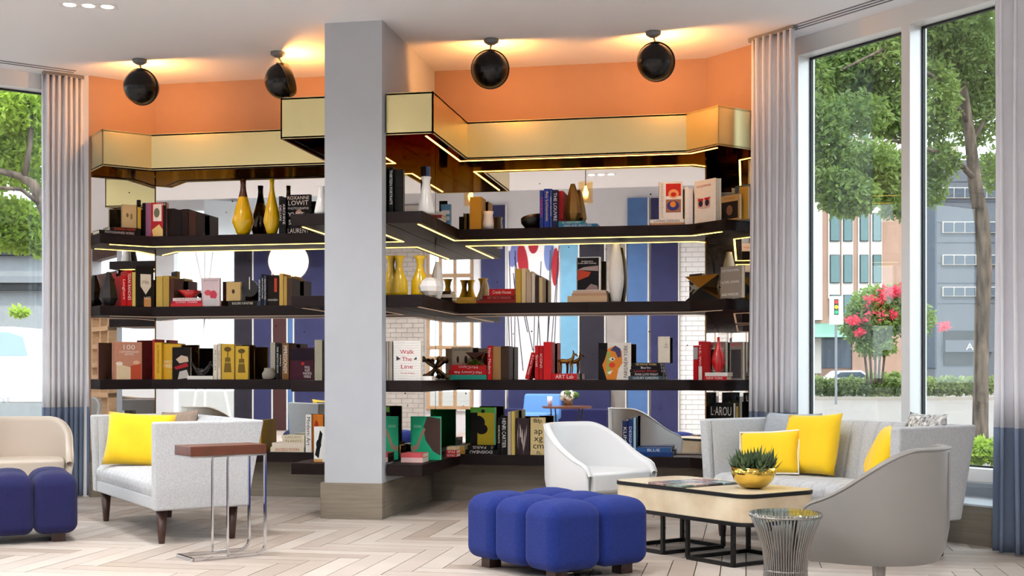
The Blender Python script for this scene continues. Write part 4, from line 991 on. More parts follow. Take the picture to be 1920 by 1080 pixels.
def upright(bay, lv, u0, u1, vt, col, label, txt=None, tc=(240, 240, 235), dep=0, D=.19, lean=0, band=None, z0=None):
    c, phi, t, where = spot(bay, u0, u1, dep); z = SH[lv] if z0 is None else z0
    h = max(.08, height(vt, *c)-z); t = max(t, .008); k = .003
    mb = MB().box(-t/2, -t/2+k, 0, D, 0, h).box(t/2-k, t/2, 0, D, 0, h).box(-t/2, t/2, -.001, k, 0, h)
    o = obj('book', mb, cmat(col)); o.location = (c[0], c[1], z+(abs(math.sin(lean))*t/2 if lean else 0)); o.rotation_euler = (0, lean, phi)
    obj('pages', MB().box(-t/2+k, t/2-k, k, D-.004, .004, h-.004), cmat(PAGES), o)
    if band: obj('spine_band', MB().box(-t/2-.0003, t/2+.0003, -.0016, .002, h*band[0], h*band[1]), cmat(band[2]), o)
    if txt: text(o, txt, Matrix.Translation((0, -.0018, h*.55)) @ RX90 @ Matrix.Rotation(rad(-90), 4, 'Z'), h*.75, t*.6, tc)
    return finish(o, label, 'book', bay, lv)
def cover(bay, lv, u0, u1, vt, col, label, art=(), dep=.02, T=.03, z0=None, spine=None, tilt=0):
    c, phi, w, where = spot(bay, u0, u1, dep); z = SH[lv] if z0 is None else z0; h = height(vt, *c)-z; k = .003
    mb = MB().box(-w/2, w/2, 0, k, 0, h).box(-w/2, w/2, T-k, T, 0, h).box(-w/2, -w/2+k, 0, T, 0, h)
    o = obj('book', mb, cmat(col)); o.location = (c[0], c[1], z+.0003); o.rotation_euler = (tilt, 0, phi)
    obj('pages', MB().box(-w/2+k, w/2-.004, k, T-k, .003, h-.003), cmat(PAGES), o)
    deco(o, lambda x, zz, e: Matrix.Translation((-w/2+x, -e, zz)) @ RX90, w, h, list(art))
    return finish(o, label, 'book', bay, lv)
def stack(bay, lv, rows, z0=None, dep=0, D=.21):
    """rows bottom to top: (u0, u1, px thick, colour, label, text, text colour, flip)"""
    z = (SH[lv] if z0 is None else z0)+.0003
    for r in rows:
        u0, u1, px, col, label = r[:5]; c, phi, w, where = spot(bay, u0, u1, dep); T = px*dist(*c)/FPX; k = min(.003, T*.2); dd = D if bay in ('FR', 'FL') else min(D, .215-dep)
        mb = MB().box(-w/2, w/2, 0, dd, 0, k).box(-w/2, w/2, 0, dd, T-k, T).box(-w/2, w/2, -.001, k, 0, T)
        o = obj('book', mb, cmat(col)); o.location = (c[0], c[1], z); o.rotation_euler = (0, 0, phi)
        obj('pages', MB().box(-w/2+.003, w/2-.003, k, dd-.004, k, T-k), cmat(PAGES), o)
        if len(r) > 5 and r[5]: text(o, r[5], Matrix.Translation((0, -.0018, T/2)) @ RX90 @ Matrix.Rotation(rad(180) if len(r) > 7 and r[7] else 0, 4, 'Z'), w*.72, T*.62, r[6] if len(r) > 6 else (235, 235, 230))
        finish(o, label, 'book', bay, lv); z += T+.0004
    return z
def turned(name, bay, lv, u0, u1, vt, prof, m, label, cat='vase', dep=.06, n=28, smooth=True, z0=None, ph=0):
    """prof in units of half width (r) and height (z), both 0..1"""
    c, phi, w, where = spot(bay, u0, u1, dep); z = SH[lv] if z0 is None else z0; h = height(vt, *c)-z
    p = [(r*w/2, zz*h) for r, zz in prof]; a, b = p[-1]; p += [(a*.86, b), (a*.8, b-h*.04)]
    o = obj(name, MB().lathe(p, n, ph=ph), m, smooth=smooth); o.location = (c[0], c[1], z+.0003)
    return finish(o, label, cat, bay, lv)
mat('bronze', (104, 78, 54), .45, .6, vary=.15)
mat('glaze_yellow', (244, 200, 10), .18, coat=.5); mat('glaze_white', (242, 240, 236), .25, coat=.4); mat('glaze_red', (204, 16, 24), .12, coat=.6); mat('ceramic_black', (26, 22, 22), .35); mat('bronze_facet', (140, 106, 58), .32, .8); mat('stone_grey', (150, 144, 134), .8); mat('gunmetal', (60, 54, 60), .25, .8)
BOT = [(.45, 0), (.6, .03), (.98, .22), (1, .26), (.72, .48), (.42, .68), (.28, .80), (.24, .90), (.28, 1)]
# ---- left bookcase, top shelf
z_ = stack('LF', 3, [(186, 262, 7, (36, 30, 34), 'lower black book lying flat', 'PHOTOGRAPHERS WORKS', (220, 210, 210)), (206, 262, 7, (40, 22, 22), 'upper black book lying flat', 'DESIGN NOW', (214, 70, 40))])
cover('LF', 3, 229, 257, 384, (206, 186, 140), 'tan book with two small prints standing', [('o', .35, .55, .09, .09, (120, 104, 70)), ('o', .62, .5, .08, .14, (140, 124, 84))], dep=.05, z0=z_)
upright('LF', 3, 258, 264, 375, (30, 24, 20), 'thin black and yellow spine', None, dep=.01, D=.03, band=(.2, .8, (200, 170, 60)))
cover('LB', 3, 267, 312, 380, (176, 36, 44), 'red art book with shapes in purple and cream', [('r', 0, .2, 0, 1, (30, 22, 24)), ('r', .14, .36, 0, 1, (150, 100, 140)), ('r', .45, .8, .45, .95, (236, 232, 226)), ('o', .6, .7, .12, .14, (110, 116, 96)), ('p', [(.45, 0), (.85, 0), (.85, .2), (.7, .36), (.4, .2)], (230, 204, 130)), ('r', .86, 1, 0, 1, (30, 20, 22)), ('t', 'LÉGER', .78, .95, .4, .07, (240, 236, 230))], dep=0, T=.04)
for k, (a, b, v) in enumerate([(313, 327, 391), (327, 340, 394), (341, 353, 392), (354, 367, 396)]): upright('LB', 3, a, b, v, [(46, 18, 16), (30, 16, 16), (52, 26, 20), (66, 40, 30)][k], ['first', 'second', 'third', 'fourth'][k]+' dark brown spine right of the red art book', None, dep=.02)
turned('vase', 'LB', 3, 437, 475, 336, BOT, 'glaze_yellow', 'wide yellow bottle vase with brown neck'); turned('vase', 'LB', 3, 495, 525, 336, BOT, 'glaze_yellow', 'second yellow bottle vase beside the black books')
for nm in ('vase', 'vase.001'):
    o = bpy.data.objects[nm]; o.data.materials.append(mat('glaze_brown', (92, 52, 36), .2, coat=.5))
    zz = max(v.co.z for v in o.data.vertices)
    for p in o.data.polygons:
        if p.center.z > zz*.66: p.material_index = 1
upright('LB', 3, 523, 529, 368, (20, 18, 20), 'slim black spine left of the photographs book', 'DELUXE', dep=.0); upright('LB', 3, 529, 536, 371, (26, 24, 28), 'second slim black spine by the photographs book', 'ARCHIVE', dep=.0)
cover('LB', 3, 537, 582, 365, (22, 16, 18), 'black photography book with tall white lettering', [('t', 'ROXANNE', .5, .92, .9, .09, (235, 230, 225)), ('t', 'LOWIT', .5, .79, .84, .12, (235, 230, 225)), ('t', 'PHOTOGRAPHS', .5, .65, .86, .06, (235, 230, 225)), ('o', .52, .52, .14, .1, (190, 150, 130)), ('t', 'YVES', .4, .5, .7, .1, (235, 230, 225)), ('t', 'SAINT', .4, .3, .6, .12, (235, 230, 225)), ('t', 'LAURENT', .5, .08, .88, .12, (235, 230, 225))], dep=.03, T=.035)
turned('vase', 'FL', 3, 590, 616, 350, [(.9, 0), (1, .1), (.7, .5), (.45, .8), (.55, 1)], 'glaze_white', 'white vase half hidden by the column')
# ---- left bookcase, second shelf
FAC = [(.55, 0), (1, .22), (.82, .5), (.55, .78), (.25, 1)]
turned('faceted_vase', 'LF', 2, 186, 222, 510, FAC, 'ceramic_black', 'black faceted vase', n=7, smooth=False, dep=.04)
upright('LF', 2, 227, 237, 517, (206, 24, 28), 'red spine with white title', 'Longhorn', dep=.0); upright('LF', 2, 238, 247, 507, (196, 20, 26), 'taller red spine', 'TEXAS RANCHES', dep=0); upright('LF', 2, 248, 254, 510, (226, 204, 110), 'pale yellow spine by the red pair', None, dep=0)
cover('LF', 2, 255, 288, 499, (40, 30, 28), 'dark book with a white shield', [('p', [(.25, .8), (.85, .8), (.85, .5), (.55, .3), (.25, .5)], (232, 224, 206)), ('t', 'STEEL', .55, .6, .4, .07, (60, 40, 36)), ('r', .45, .85, 0, .22, (206, 150, 90)), ('t', 'LAST', .65, .22, .36, .06, (240, 230, 220))], dep=-.01)
for k, (a, b, v) in enumerate([(293, 305, 518), (306, 317, 517), (318, 326, 522)]): upright('LB', 2, a, b, v, [(206, 178, 92), (190, 160, 76), (84, 50, 36)][k], ['first mustard', 'second mustard', 'narrow brown'][k]+' spine beside the shield book', None, dep=.02)
z_ = stack('LB', 2, [(320, 378, 5.5, (222, 60, 66), 'lowest red book under the red bowl', None), (322, 378, 5, (200, 30, 60), 'crimson book under the red bowl', 'ICONIC CHAIRS', (240, 230, 230)), (324, 377, 5.5, (232, 220, 222), 'pale book right under the red bowl', 'SCARLETT PLACES', (180, 60, 70))])
turned('bowl', 'LB', 2, 335, 377, 545, [(.25, 0), (.3, .08), (1, 1)], 'glaze_red', 'flared red bowl on stacked books', 'bowl', z0=z_, dep=.10)
cover('LB', 2, 378, 412, 521, (226, 206, 212), 'pale pink art book with a red balloon shape', [('t', 'JEFF KOONS', .5, .9, .8, .06, (150, 130, 136)), ('o', .35, .48, .2, .1, (214, 90, 100)), ('o', .65, .4, .2, .16, (206, 70, 90)), ('o', .55, .15, .4, .14, (206, 204, 206))], dep=.02)
z_ = stack('LB', 2, [(428, 482, 10, (36, 26, 24), 'thick black book under the round black plaque', 'BUILDERS FURNITURE', (226, 220, 206))])
cover('LB', 2, 424, 451, 529, (206, 176, 116), 'small tan book with a seal', [('o', .5, .5, .1, .12, (60, 44, 34))], dep=.03, z0=z_)
c, phi, w, _ = spot('LB', 453, 483, .05); hh = height(517, *c)-z_
dk = thing('disc_sculpture', 'round black disc sculpture with a white line on the second shelf above the loveseat', 'sculpture', (c[0], c[1], z_))
ds = obj('disc', MB().lathe([(0, 0), (w/2, 0), (w/2, .02), (0, .02)], 40), 'ceramic_black', dk); ds.rotation_euler.x = rad(90); ds.location = (0, .02, hh/2)
obj('white_line', MB().box(-.004, .004, -.003, -.0005, hh*.45, hh*.95), cmat((236, 232, 226)), dk)
for k, (a, b, v, c_) in enumerate([(484, 489, 520, (52, 66, 92)), (490, 494, 514, (34, 40, 56)), (495, 499, 517, (66, 76, 96))]): upright('LB', 2, a, b, v, c_, ['first', 'second', 'third'][k]+' slim blue black spine beside the disc', 'ARCHITECTURE', dep=0)
cover('LB', 2, 500, 523, 516, (44, 28, 24), 'dark brown book with a red panel', [('r', .62, .84, .45, .9, (206, 70, 40)), ('t', 'minimalism', .5, .2, .8, .08, (236, 230, 222))], dep=.02)
for k, (a, b, v, c_) in enumerate([(524, 531, 513, (214, 178, 96)), (532, 538, 518, (196, 160, 80)), (539, 548, 522, (80, 60, 50))]): upright('LB', 2, a, b, v, c_, ['bright ochre', 'dull ochre', 'greyish brown'][k]+' spine at the end of the row', None, dep=.02)
# ---- left bookcase, third shelf
cover('LF', 1, 213, 266, 641, (206, 146, 120), 'salmon art survey with a white fold', [('t', '100', .55, .86, .4, .13, (250, 244, 236)), ('t', 'CONTEMPORARY\nARTISTS', .55, .70, .7, .12, (250, 244, 236)), ('p', [(.1, 0), (.6, 0), (.6, .32), (.1, .42)], (236, 214, 176)), ('p', [(.6, 0), (.98, 0), (.98, .42), (.6, .36)], (196, 84, 56)), ('o', .2, .42, .12, .05, (250, 236, 220)), ('o', .8, .45, .12, .05, (240, 190, 160))], dep=.0, T=.05)
upright('LB', 1, 286, 290, 636, (186, 60, 52), 'thin red spine at the mirror corner', None, dep=.03); upright('LB', 1, 290, 303, 642, (226, 180, 50), 'yellow spine with brown title', '100 CONTEMPORARY HOUSES', (110, 70, 20), dep=.02)
cover('LB', 1, 305, 338, 645, (226, 176, 50), 'yellow city guide', [('t', 'BRICE', .35, .5, .5, .07, (250, 236, 200)), ('t', 'PARIS', .35, .38, .6, .12, (250, 236, 200))], dep=.06)
cover('LB', 1, 323, 357, 651, (40, 24, 22), 'dark book with a reclining figure print', [('p', [(.2, .62), (.5, .75), (.85, .7), (.9, .55), (.4, .5)], (206, 184, 160)), ('p', [(.1, .38), (.8, .52), (.9, .4), (.2, .3)], (170, 34, 40)), ('p', [(.3, 0), (.95, .05), (.8, .3), (.4, .24)], (200, 194, 186))], dep=.01)
z_ = stack('LB', 1, [(351, 399, 6.5, (236, 234, 228), 'white book under the black horned sculpture', None)])
c, phi, w, _ = spot('LB', 357, 397, .07); H0 = height(672, *c)-z_
mb = MB(); n = 13
pt = [((i/(n-1)-.5)*w*.94, 0, .032+H0*.62*abs(2*i/(n-1)-1)**2.4) for i in range(n)]
mb.tube(pt, [.010+.026*(1-abs(2*i/(n-1)-1)) for i in range(n)], 10); mb.lathe([(.028, 0), (.035, .01), (.03, .03)], 12)
o = obj('horn_sculpture', mb, 'ceramic_black', smooth=True); o.location = (c[0], c[1], z_); tag(o, 'black horned saddle sculpture on a white book, third shelf above the loveseat', 'sculpture')
upright('LB', 1, 400, 407, 646, (232, 224, 210), 'first cream spine', 'MUSEUM', (120, 100, 90), dep=.02); upright('LB', 1, 408, 414, 644, (226, 214, 190), 'second cream spine', 'GRAPHIC', (120, 100, 90), dep=.02)
for k, (a, b) in enumerate(((415, 439), (441, 465))):
    cover('LB', 1, a, b, [645, 649][k], (216, 176, 60), ['left', 'right'][k]+' of the two yellow books with a brown tree', [('o', .5, .85, .28, .07, (100, 80, 30)), ('r', .46, .54, .3, .84, (100, 80, 30)), ('p', [(.3, .62), (.7, .62), (.8, .2), (.2, .2)], (120, 96, 36)), ('t', 'GARDEN', .5, .48, .6, .05, (230, 200, 90))], dep=.02)
turned('stone_bowl', 'LB', 1, 492, 517, 690, [(.7, 0), (.95, .15), (1, .5), (.7, .8), (.7, 1)], 'stone_grey', 'small round grey stone pot', 'pot', dep=.02)
for k, (a, b, v, c_, s) in enumerate([(507, 516, 642, (176, 170, 156), None), (518, 523, 645, (26, 22, 24), 'THE SKETCH BOOK'), (524, 528, 646, (32, 26, 26), 'ANIMALS'), (529, 541, 643, (130, 90, 46), 'IMPRESSIONISM')]): upright('LB', 1, a, b, v, c_, ['grey spine behind the stone pot', 'black spine with white title', 'slim black spine', 'broad brown spine'][k], s, dep=.06 if k == 0 else .02)
cover('LB', 1, 543, 588, 652, (70, 22, 40), 'maroon artist monograph with white title', [('o', .55, .5, .07, .05, (190, 40, 40)), ('r', 0, 1, .6, .97, (52, 24, 52)), ('t', 'PAUL\nKLEE\nMAKING\nVISIBLE', .74, .24, .36, .38, (236, 230, 226))], dep=.01, T=.03)
upright('FL', 1, 590, 604, 637, (150, 146, 128), 'tall olive grey book next to the column', None, dep=.0)
# ---- left bookcase, bottom shelf
stack('LB', 0, [(507, 570, 9, (232, 222, 196), 'lowest cream book in the stack', 'SAN DIEGO MODERN', (190, 70, 50)), (510, 571, 8, (236, 222, 206), 'second cream book in the stack', None), (530, 571, 7, (226, 214, 186), 'third cream book in the stack', 'PLANTS', (150, 130, 100)), (528, 571, 7, (236, 226, 200), 'topmost cream book in the stack', 'GARDENS', (150, 130, 100))])
upright('LB', 0, 573, 584, 777, (244, 242, 238), 'white spine reading Modern Art', 'Modern Art', (30, 30, 30), dep=.0, D=.2)
cover('LB', 0, 585, 606, 777, (226, 130, 40), 'orange art cover beside the white spine', [('o', .4, .6, .2, .25, (190, 50, 30))], dep=.02); upright('LB', 0, 474, 490, 788, (196, 150, 50), 'mustard book behind the loveseat arm', None, dep=.08)
zst = SH[0]+.0003
c, phi, w, _ = spot('FL', 586, 604, .02)
es = thing('acrylic_stand', 'clear amber bookstand on the bottom shelf facing the loveseat', 'stand', (c[0], c[1], zst)); 
obj('tray', MB().box(-w/2, w/2, 0, .08, 0, .004).box(-w/2, w/2, 0, .004, .004, .03), 'amber_glass', es); obj('back_plate', MB().box(-w/2, w/2, .075, .08, .004, .2), 'amber_glass', es)
cover('FL', 0, 588, 612, 800, (230, 230, 228), 'black and white book on the amber stand', [('p', [(.1, .2), (.5, .9), (.7, .8), (.4, .1)], (24, 24, 26)), ('o', .4, .5, .2, .14, (24, 24, 26))], dep=.04, z0=zst+.005)
# ---- right bookcase, top shelf
upright('FR', 3, 729, 737, 313, (22, 18, 18), 'black spine beside the column', 'THIRTEEN PORTRAITS', dep=.02); cover('FR', 3, 738, 757, 318, (30, 26, 22), 'black cover beside the column', [], dep=.05)
turned('vase', 'FR', 3, 783, 815, 332, [(1, 0), (.98, .08), (.6, .6), (.42, .85), (.6, 1)], 'glaze_white', 'tall white flared vase', dep=.15)
cover('FR', 3, 789, 806, 312, (26, 22, 26), 'black book behind the white vase', [('r', .6, 1, 0, 1, (90, 110, 170))], dep=.5)
z_ = stack('FR', 3, [(806, 828, 6, (232, 226, 220), 'lowest white book of a small stack', None), (806, 828, 6, (170, 60, 50), 'red book in the small stack', None), (806, 828, 6, (236, 232, 226), 'top white book of the small stack', None)], dep=.62, D=.16)
cover('FR', 3, 826, 845, 383, (90, 140, 180), 'blue cover behind the white vase', [('r', .1, .9, .5, .7, (230, 230, 235)), ('r', .1, .9, .2, .4, (200, 210, 225))], dep=.84)
upright('RB', 3, 881, 902, 369, (196, 150, 50), 'broad golden spine', None, dep=.02); turned('vase', 'RB', 3, 905, 926, 397, [(.9, 0), (1, .3), (.8, .8), (.95, 1)], 'glaze_white', 'small white pot beside the golden spine')
c, phi, w, _ = spot('RB', 977, 1015, .10); H0 = height(402, *c)-SH[3]
mb = MB(); N = 20
for j, (r, z) in enumerate([(.3, 0), (.6, .15), (.95, .6), (1, 1)]):
    mb.v += [(r*w/2*math.cos(2*math.pi*i/N)*1.0, r*w/2*.8*math.sin(2*math.pi*i/N), z*H0*(.62+.38*abs(math.cos(math.pi*i/N)))) for i in range(N)]
mb.f += [(j*N+i, j*N+(i+1) % N, (j+1)*N+(i+1) % N, (j+1)*N+i) for j in range(3) for i in range(N)]+[tuple(range(N-1, -1, -1))]
o = obj('organic_bowl', mb, 'ceramic_black', smooth=True, solid=.006); o.location = (c[0], c[1], SH[3]+.004); tag(o, 'black wavy bowl on the top shelf above the white chair', 'bowl')
for a, b, v, c_, s, tc, l in [(1012, 1019, 357, (36, 60, 150), 'FASHION', (200, 60, 160), 'blue spine with pink title'), (1020, 1030, 354, (30, 62, 168), 'Roy Lichtenstein', (240, 214, 40), 'bright blue spine with yellow title'), (1031, 1035, 354, (50, 80, 160), 'GREAT ESCAPES', (220, 224, 240), 'thin blue spine'), (1036, 1046, 356, (22, 34, 74), 'THE LOUVRE', (220, 224, 240), 'navy spine of a museum book')]: upright('RB', 3, a, b, v, c_, l, s, tc, dep=.0)
upright('RB', 3, 1047, 1056, 358, (180, 34, 34), 'red spine behind the golden vase', None, dep=.06)
z_ = stack('RB', 3, [(1047, 1120, 6, (44, 120, 170), 'lower blue book under the golden vase', 'MAN AND BRAVURA', (220, 230, 236)), (1047, 1096, 5.5, (40, 130, 150), 'upper teal book under the golden vase', 'A HISTORY', (220, 230, 236))])
turned('faceted_vase', 'RB', 3, 1058, 1090, 345, FAC, 'bronze_facet', 'golden faceted vase on blue books', n=7, smooth=False, z0=z_, dep=.08)
z_ = stack('RB', 3, [(1220, 1282, 4.5, (206, 160, 120), 'lower tan book under the white art book', None), (1218, 1283, 6.5, (240, 238, 232), 'upper white book under the white art book', 'LIVING DESIGN', (60, 60, 66))])
cover('RB', 3, 1235, 1280, 341, (242, 240, 236), 'white art book with red rainbow and blue eye', [('r', .3, .93, .62, .95, (206, 44, 34)), ('o', .62, .68, .22, .12, (244, 170, 110)), ('o', .62, .66, .12, .06, (206, 44, 34)), ('r', .3, .93, .18, .53, (160, 110, 84)), ('o', .6, .36, .26, .13, (60, 60, 130)), ('o', .6, .4, .12, .08, (240, 150, 50)), ('t', 'DOVE/OBSESSION', .14, .5, .9, .1, (170, 176, 160), 90)], z0=z_)
for k, (a, b, v) in enumerate([(1284, 1291, 350), (1291, 1299, 353)]): upright('RB', 3, a, b, v, [(246, 244, 240), (232, 232, 236)][k], ['first', 'second'][k]+' white spine beside the white art book', None, dep=.01)
cover('RF', 3, 1302, 1342, 337, (240, 236, 226), 'cream pop art book with two framed faces', [('t', 'ROY LICHTENSTEIN', .45, .86, .66, .05, (190, 60, 50)), ('p', [(.14, .6), (.44, .56), (.44, .32), (.16, .36)], (206, 170, 160)), ('p', [(.46, .56), (.76, .6), (.74, .34), (.46, .32)], (206, 170, 160)), ('o', .3, .46, .1, .08, (40, 34, 60)), ('o', .6, .46, .1, .08, (40, 34, 60)), ('r', .18, .42, .52, .57, (190, 30, 40)), ('r', .48, .72, .53, .58, (190, 30, 40))], T=.06, dep=.0)
cover('RF', 3, 1350, 1386, 366, (180, 140, 84), 'tan book with a dark photograph', [('r', .08, .94, .06, .74, (46, 28, 22)), ('o', .5, .4, .16, .2, (120, 84, 60)), ('t', 'STUDIO', .5, .87, .6, .08, (120, 90, 60))], dep=.06); cover('RF', 3, 1386, 1402, 350, (186, 140, 50), 'golden book half behind the sofa curtain', [], dep=.11)
# ---- right bookcase, second shelf
CARAFE = [(.7, 0), (.98, .04), (1, .1), (.94, .4), (.5, .62), (.36, .76), (.45, .9), (.7, 1)]
turned('vase', 'FR', 2, 733, 764, 480, CARAFE, 'glaze_yellow', 'yellow carafe vase nearest the column', dep=.22); turned('vase', 'FR', 2, 771, 804, 480, CARAFE, 'glaze_yellow', 'yellow carafe vase behind the white geodesic pot', dep=.31)
turned('geodesic_pot', 'FR', 2, 785, 829, 521, [(.45, 0), (.9, .22), (1, .5), (.8, .8), (.4, 1)], 'glaze_white', 'white faceted geodesic pot', 'vase', n=8, smooth=False, dep=.105)
turned('vase', 'FR', 2, 808, 832, 491, [(.5, 0), (.95, .25), (1, .4), (.7, .75), (.25, 1)], 'glaze_white', 'white egg shaped vase', dep=.56, n=9, smooth=False)
stack('FR', 2, [(822, 848, 6, (40, 32, 30), 'lowest dark book in the corner stack', None), (823, 847, 6, (226, 218, 206), 'middle pale book in the corner stack', None), (823, 845, 6, (60, 44, 40), 'topmost dark book in the corner stack', None)], dep=.80, D=.15)
stack('RB', 2, [(853, 893, 6, (196, 156, 60), 'lower mustard book', None), (856, 891, 6, (206, 166, 70), 'upper mustard book', None)], dep=.01)
stack('RB', 2, [(894, 966, 5.5, (150, 50, 40), 'lowest brick red book of three', None), (905, 966, 9, (130, 20, 26), 'dark red book in the middle of three', 'ART DECO FASHION', (200, 120, 110)), (917, 965, 12, (196, 26, 34), 'bright red book on top of three', 'Creole Houses', (244, 236, 226))])
for k, (a, b, v, c_) in enumerate([(967, 977, 504, (206, 168, 60)), (978, 986, 503, (226, 206, 160)), (987, 996, 510, (196, 176, 150)), (997, 1003, 512, (216, 206, 190)), (1004, 1010, 516, (60, 44, 36)), (1011, 1017, 520, (214, 190, 140))]): upright('RB', 2, a, b, v, c_, ['yellow', 'cream', 'taupe', 'off white', 'dark brown', 'straw coloured'][k]+' spine in the row before the canvas reflection', None, dep=.02)
z_ = stack('RB', 2, [(1064, 1138, 12, (206, 176, 140), 'thick tan book under the architecture book', None), (1072, 1137, 5, (190, 150, 120), 'thin brown book under the architecture book', None), (1074, 1136, 5, (200, 176, 156), 'beige book right under the architecture book', None)])
cover('RB', 2, 1081, 1126, 482, (240, 238, 234), 'architecture book with a night terrace photo', [('r', .03, .93, .02, .98, (34, 26, 36)), ('t', 'Architecture\nin the 20th Century', .45, .84, .76, .12, (244, 244, 240)), ('p', [(.05, .3), (.5, .42), (.6, .55), (.05, .62)], (190, 70, 40)), ('p', [(.35, .02), (.9, .02), (.86, .14), (.6, .2)], (150, 130, 130)), ('p', [(.05, .62), (.9, .58), (.9, .74), (.3, .7)], (170, 150, 150))], z0=z_, dep=.03, T=.045)
turned('vase', 'RB', 2, 1141, 1170, 457, [(.5, 0), (.62, .03), (.95, .3), (1, .45), (.8, .75), (.45, .97), (.42, 1)], 'glaze_white', 'tall slim white vase', dep=.08)
cover('RF', 2, 1281, 1316, 514, (64, 58, 54), 'grey book with watch dials', [('o', .3, .5, .22, .14, (200, 196, 186)), ('o', .3, .5, .16, .1, (90, 84, 80)), ('o', .7, .55, .2, .12, (180, 170, 150)), ('o', .72, .28, .22, .14, (200, 190, 170)), ('o', .72, .28, .16, .1, (60, 54, 50)), ('t', 'THE WATCH BOOK', .6, .88, .6, .05, (226, 220, 210))], dep=.16)
c, phi, w, _ = spot('RF', 1297, 1361, .055); H0 = height(517, *c)-SH[2]
def star(name, c, z, w, h, mm, label, rz):
    mb = MB(); a, d = w/2, min(w/2, .075); n_ = 6
    top = [(a*math.cos(rad(60*i+30)), d*math.sin(rad(60*i+30)), h) for i in (0, 2, 4)]; bot = [(a*math.cos(rad(60*i+30)), d*math.sin(rad(60*i+30)), 0) for i in (1, 3, 5)]
    V = bot+top+[(0, 0, h*.5)]
    V = [(-a, -d, 0), (a, -d, 0), (0, d, 0), (-a, -d, h), (a, -d, h), (0, d, h), (0, -d*1.25, h*.5), (-a*.5, 0, h*.5), (a*.5, 0, h*.5), (0, -d, 0), (0, -d, h)]
    F = [(0, 1, 6), (4, 3, 6), (0, 6, 7), (6, 3, 7), (1, 8, 6), (6, 8, 4), (0, 7, 2), (2, 8, 1), (3, 5, 7), (4, 8, 5), (7, 5, 2), (2, 5, 8), (0, 2, 1), (3, 4, 5)]
    mb.add(V, F); me = mb.mesh(name)
    for m in mm: me.materials.append(MATS[m])
    for i, p in enumerate(me.polygons): p.material_index = (0, 1, 0, 1, 1, 0)[i % 6]
    o = bpy.data.objects.new(name, me); COL.objects.link(o); o.location = (c[0], c[1], z+.0005); o.rotation_euler.z = rz; tag(o, label, 'sculpture'); return o
star('star_sculpture', c, SH[2], w, H0, ('ceramic_black', 'gold_dull'), 'large black and gold faceted star sculpture at the angled shelf end', phi)
cover('RF', 2, 1351, 1390, 499, (146, 136, 126), 'grey book with large white words', [('t', 'COTTON PUFFS,', .48, .86, .84, .08, (244, 242, 238)), ('t', 'Q-TIPS, SMOKE', .48, .5, .84, .08, (244, 242, 238)), ('t', 'AND MIRRORS.', .48, .12, .84, .08, (244, 242, 238))], dep=.0, T=.04)
# ---- right bookcase, third shelf
for k, (a, b, v) in enumerate([(722, 728, 641), (729, 735, 640)]): upright('FR', 1, a, b, v, [(214, 208, 200), (180, 172, 160)][k], ['pale', 'greyish'][k]+' spine between column and white book', None, dep=.01)
wl = [('t', 'Walk', .5, .72, .5, .10, (196, 24, 34)), ('t', 'The', .5, .54, .36, .10, (196, 24, 34)), ('t', 'Line', .5, .35, .42, .10, (196, 24, 34)), ('t', 'The Car Designs', .52, .18, .5, .05, (196, 60, 64)), ('p', [(.12, .5), (.28, .54), (.12, .62)], (60, 60, 66)), ('p', [(.74, .52), (.86, .52), (.84, .6)], (60, 60, 66))]
for i in range(15): wl.insert(0, ('p', [(.03, .04+i*.064), (.35, .05+i*.064), (.7, .035+i*.064), (.98, .05+i*.064), (.98, .056+i*.064), (.7, .041+i*.064), (.35, .056+i*.064), (.03, .046+i*.064)], (186, 184, 184)))
cover('FR', 1, 737, 789, 639, (238, 236, 232), 'white book titled in red over wavy lines', wl, dep=.02, T=.045)
stack('FR', 1, [(790, 810, 8, (246, 244, 240), 'small white book lying by the wavy line book', None)], dep=.05, D=.12)
c = (XC1+.175, YFIN+.86); z = SH[1]; jk = thing('jack_sculpture', 'bronze toy jack sculpture of six ball ended rods on the third shelf beside the column', 'sculpture', (c[0], c[1], z+.098))
Mj = Matrix.Rotation(rad(32), 3, 'Z') @ Matrix.Rotation(rad(54.74), 3, 'X') @ Matrix.Rotation(rad(45), 3, 'Z')
for ax in range(3):
    for s in (-1, 1):
        v = Vector([0, 0, 0]); v[ax] = s; v = Mj @ v; v = v*.125; q = obj('rod', MB().tube([(0, 0, 0), v], .0125, 10), 'bronze', jk, True)
        b = obj('ball', MB().lathe([(.025*math.sin(math.pi*i/8), -.025*math.cos(math.pi*i/8)) for i in range(9)], 14), 'bronze', q, True); b.location = v
z_ = stack('RB', 1, [(841, 912, 9, (50, 170, 150), 'teal half of the upside down stack', None), (842, 913, 10, (206, 26, 34), 'red book lying upside down', 'Mid-Century Ads', (246, 240, 236), True), (845, 911, 8.5, (216, 44, 44), 'top red book lying upside down', 'McCann', (246, 220, 216), True)])
cover('RB', 1, 847, 885, 651, (196, 184, 160), 'grey botanical book behind the small star', [('t', 'KARL BLOSSFELDT', .5, .85, .84, .12, (80, 70, 60)), ('o', .3, .3, .06, .2, (60, 50, 44)), ('o', .7, .3, .08, .22, (60, 50, 44))], z0=z_, dep=.12)
c, phi, w, _ = spot('RB', 876, 913, .06); star('star_sculpture', c, z_, w, height(661, *c)-z_, ('gold', 'maroon_panel'), 'small golden faceted star on the red stack', 0)
upright('RB', 1, 914, 922, 648, (206, 26, 34), 'red spine beside the upside down stack', 'New Modern', dep=.0); 
for k, (a, b, v, c_) in enumerate([(924, 939, 650, (176, 136, 84)), (940, 954, 649, (70, 50, 40))]): upright('RB', 1, a, b, v, c_, ['tan spine after the single red one', 'dark spine after the tan one'][k], None, dep=.04)
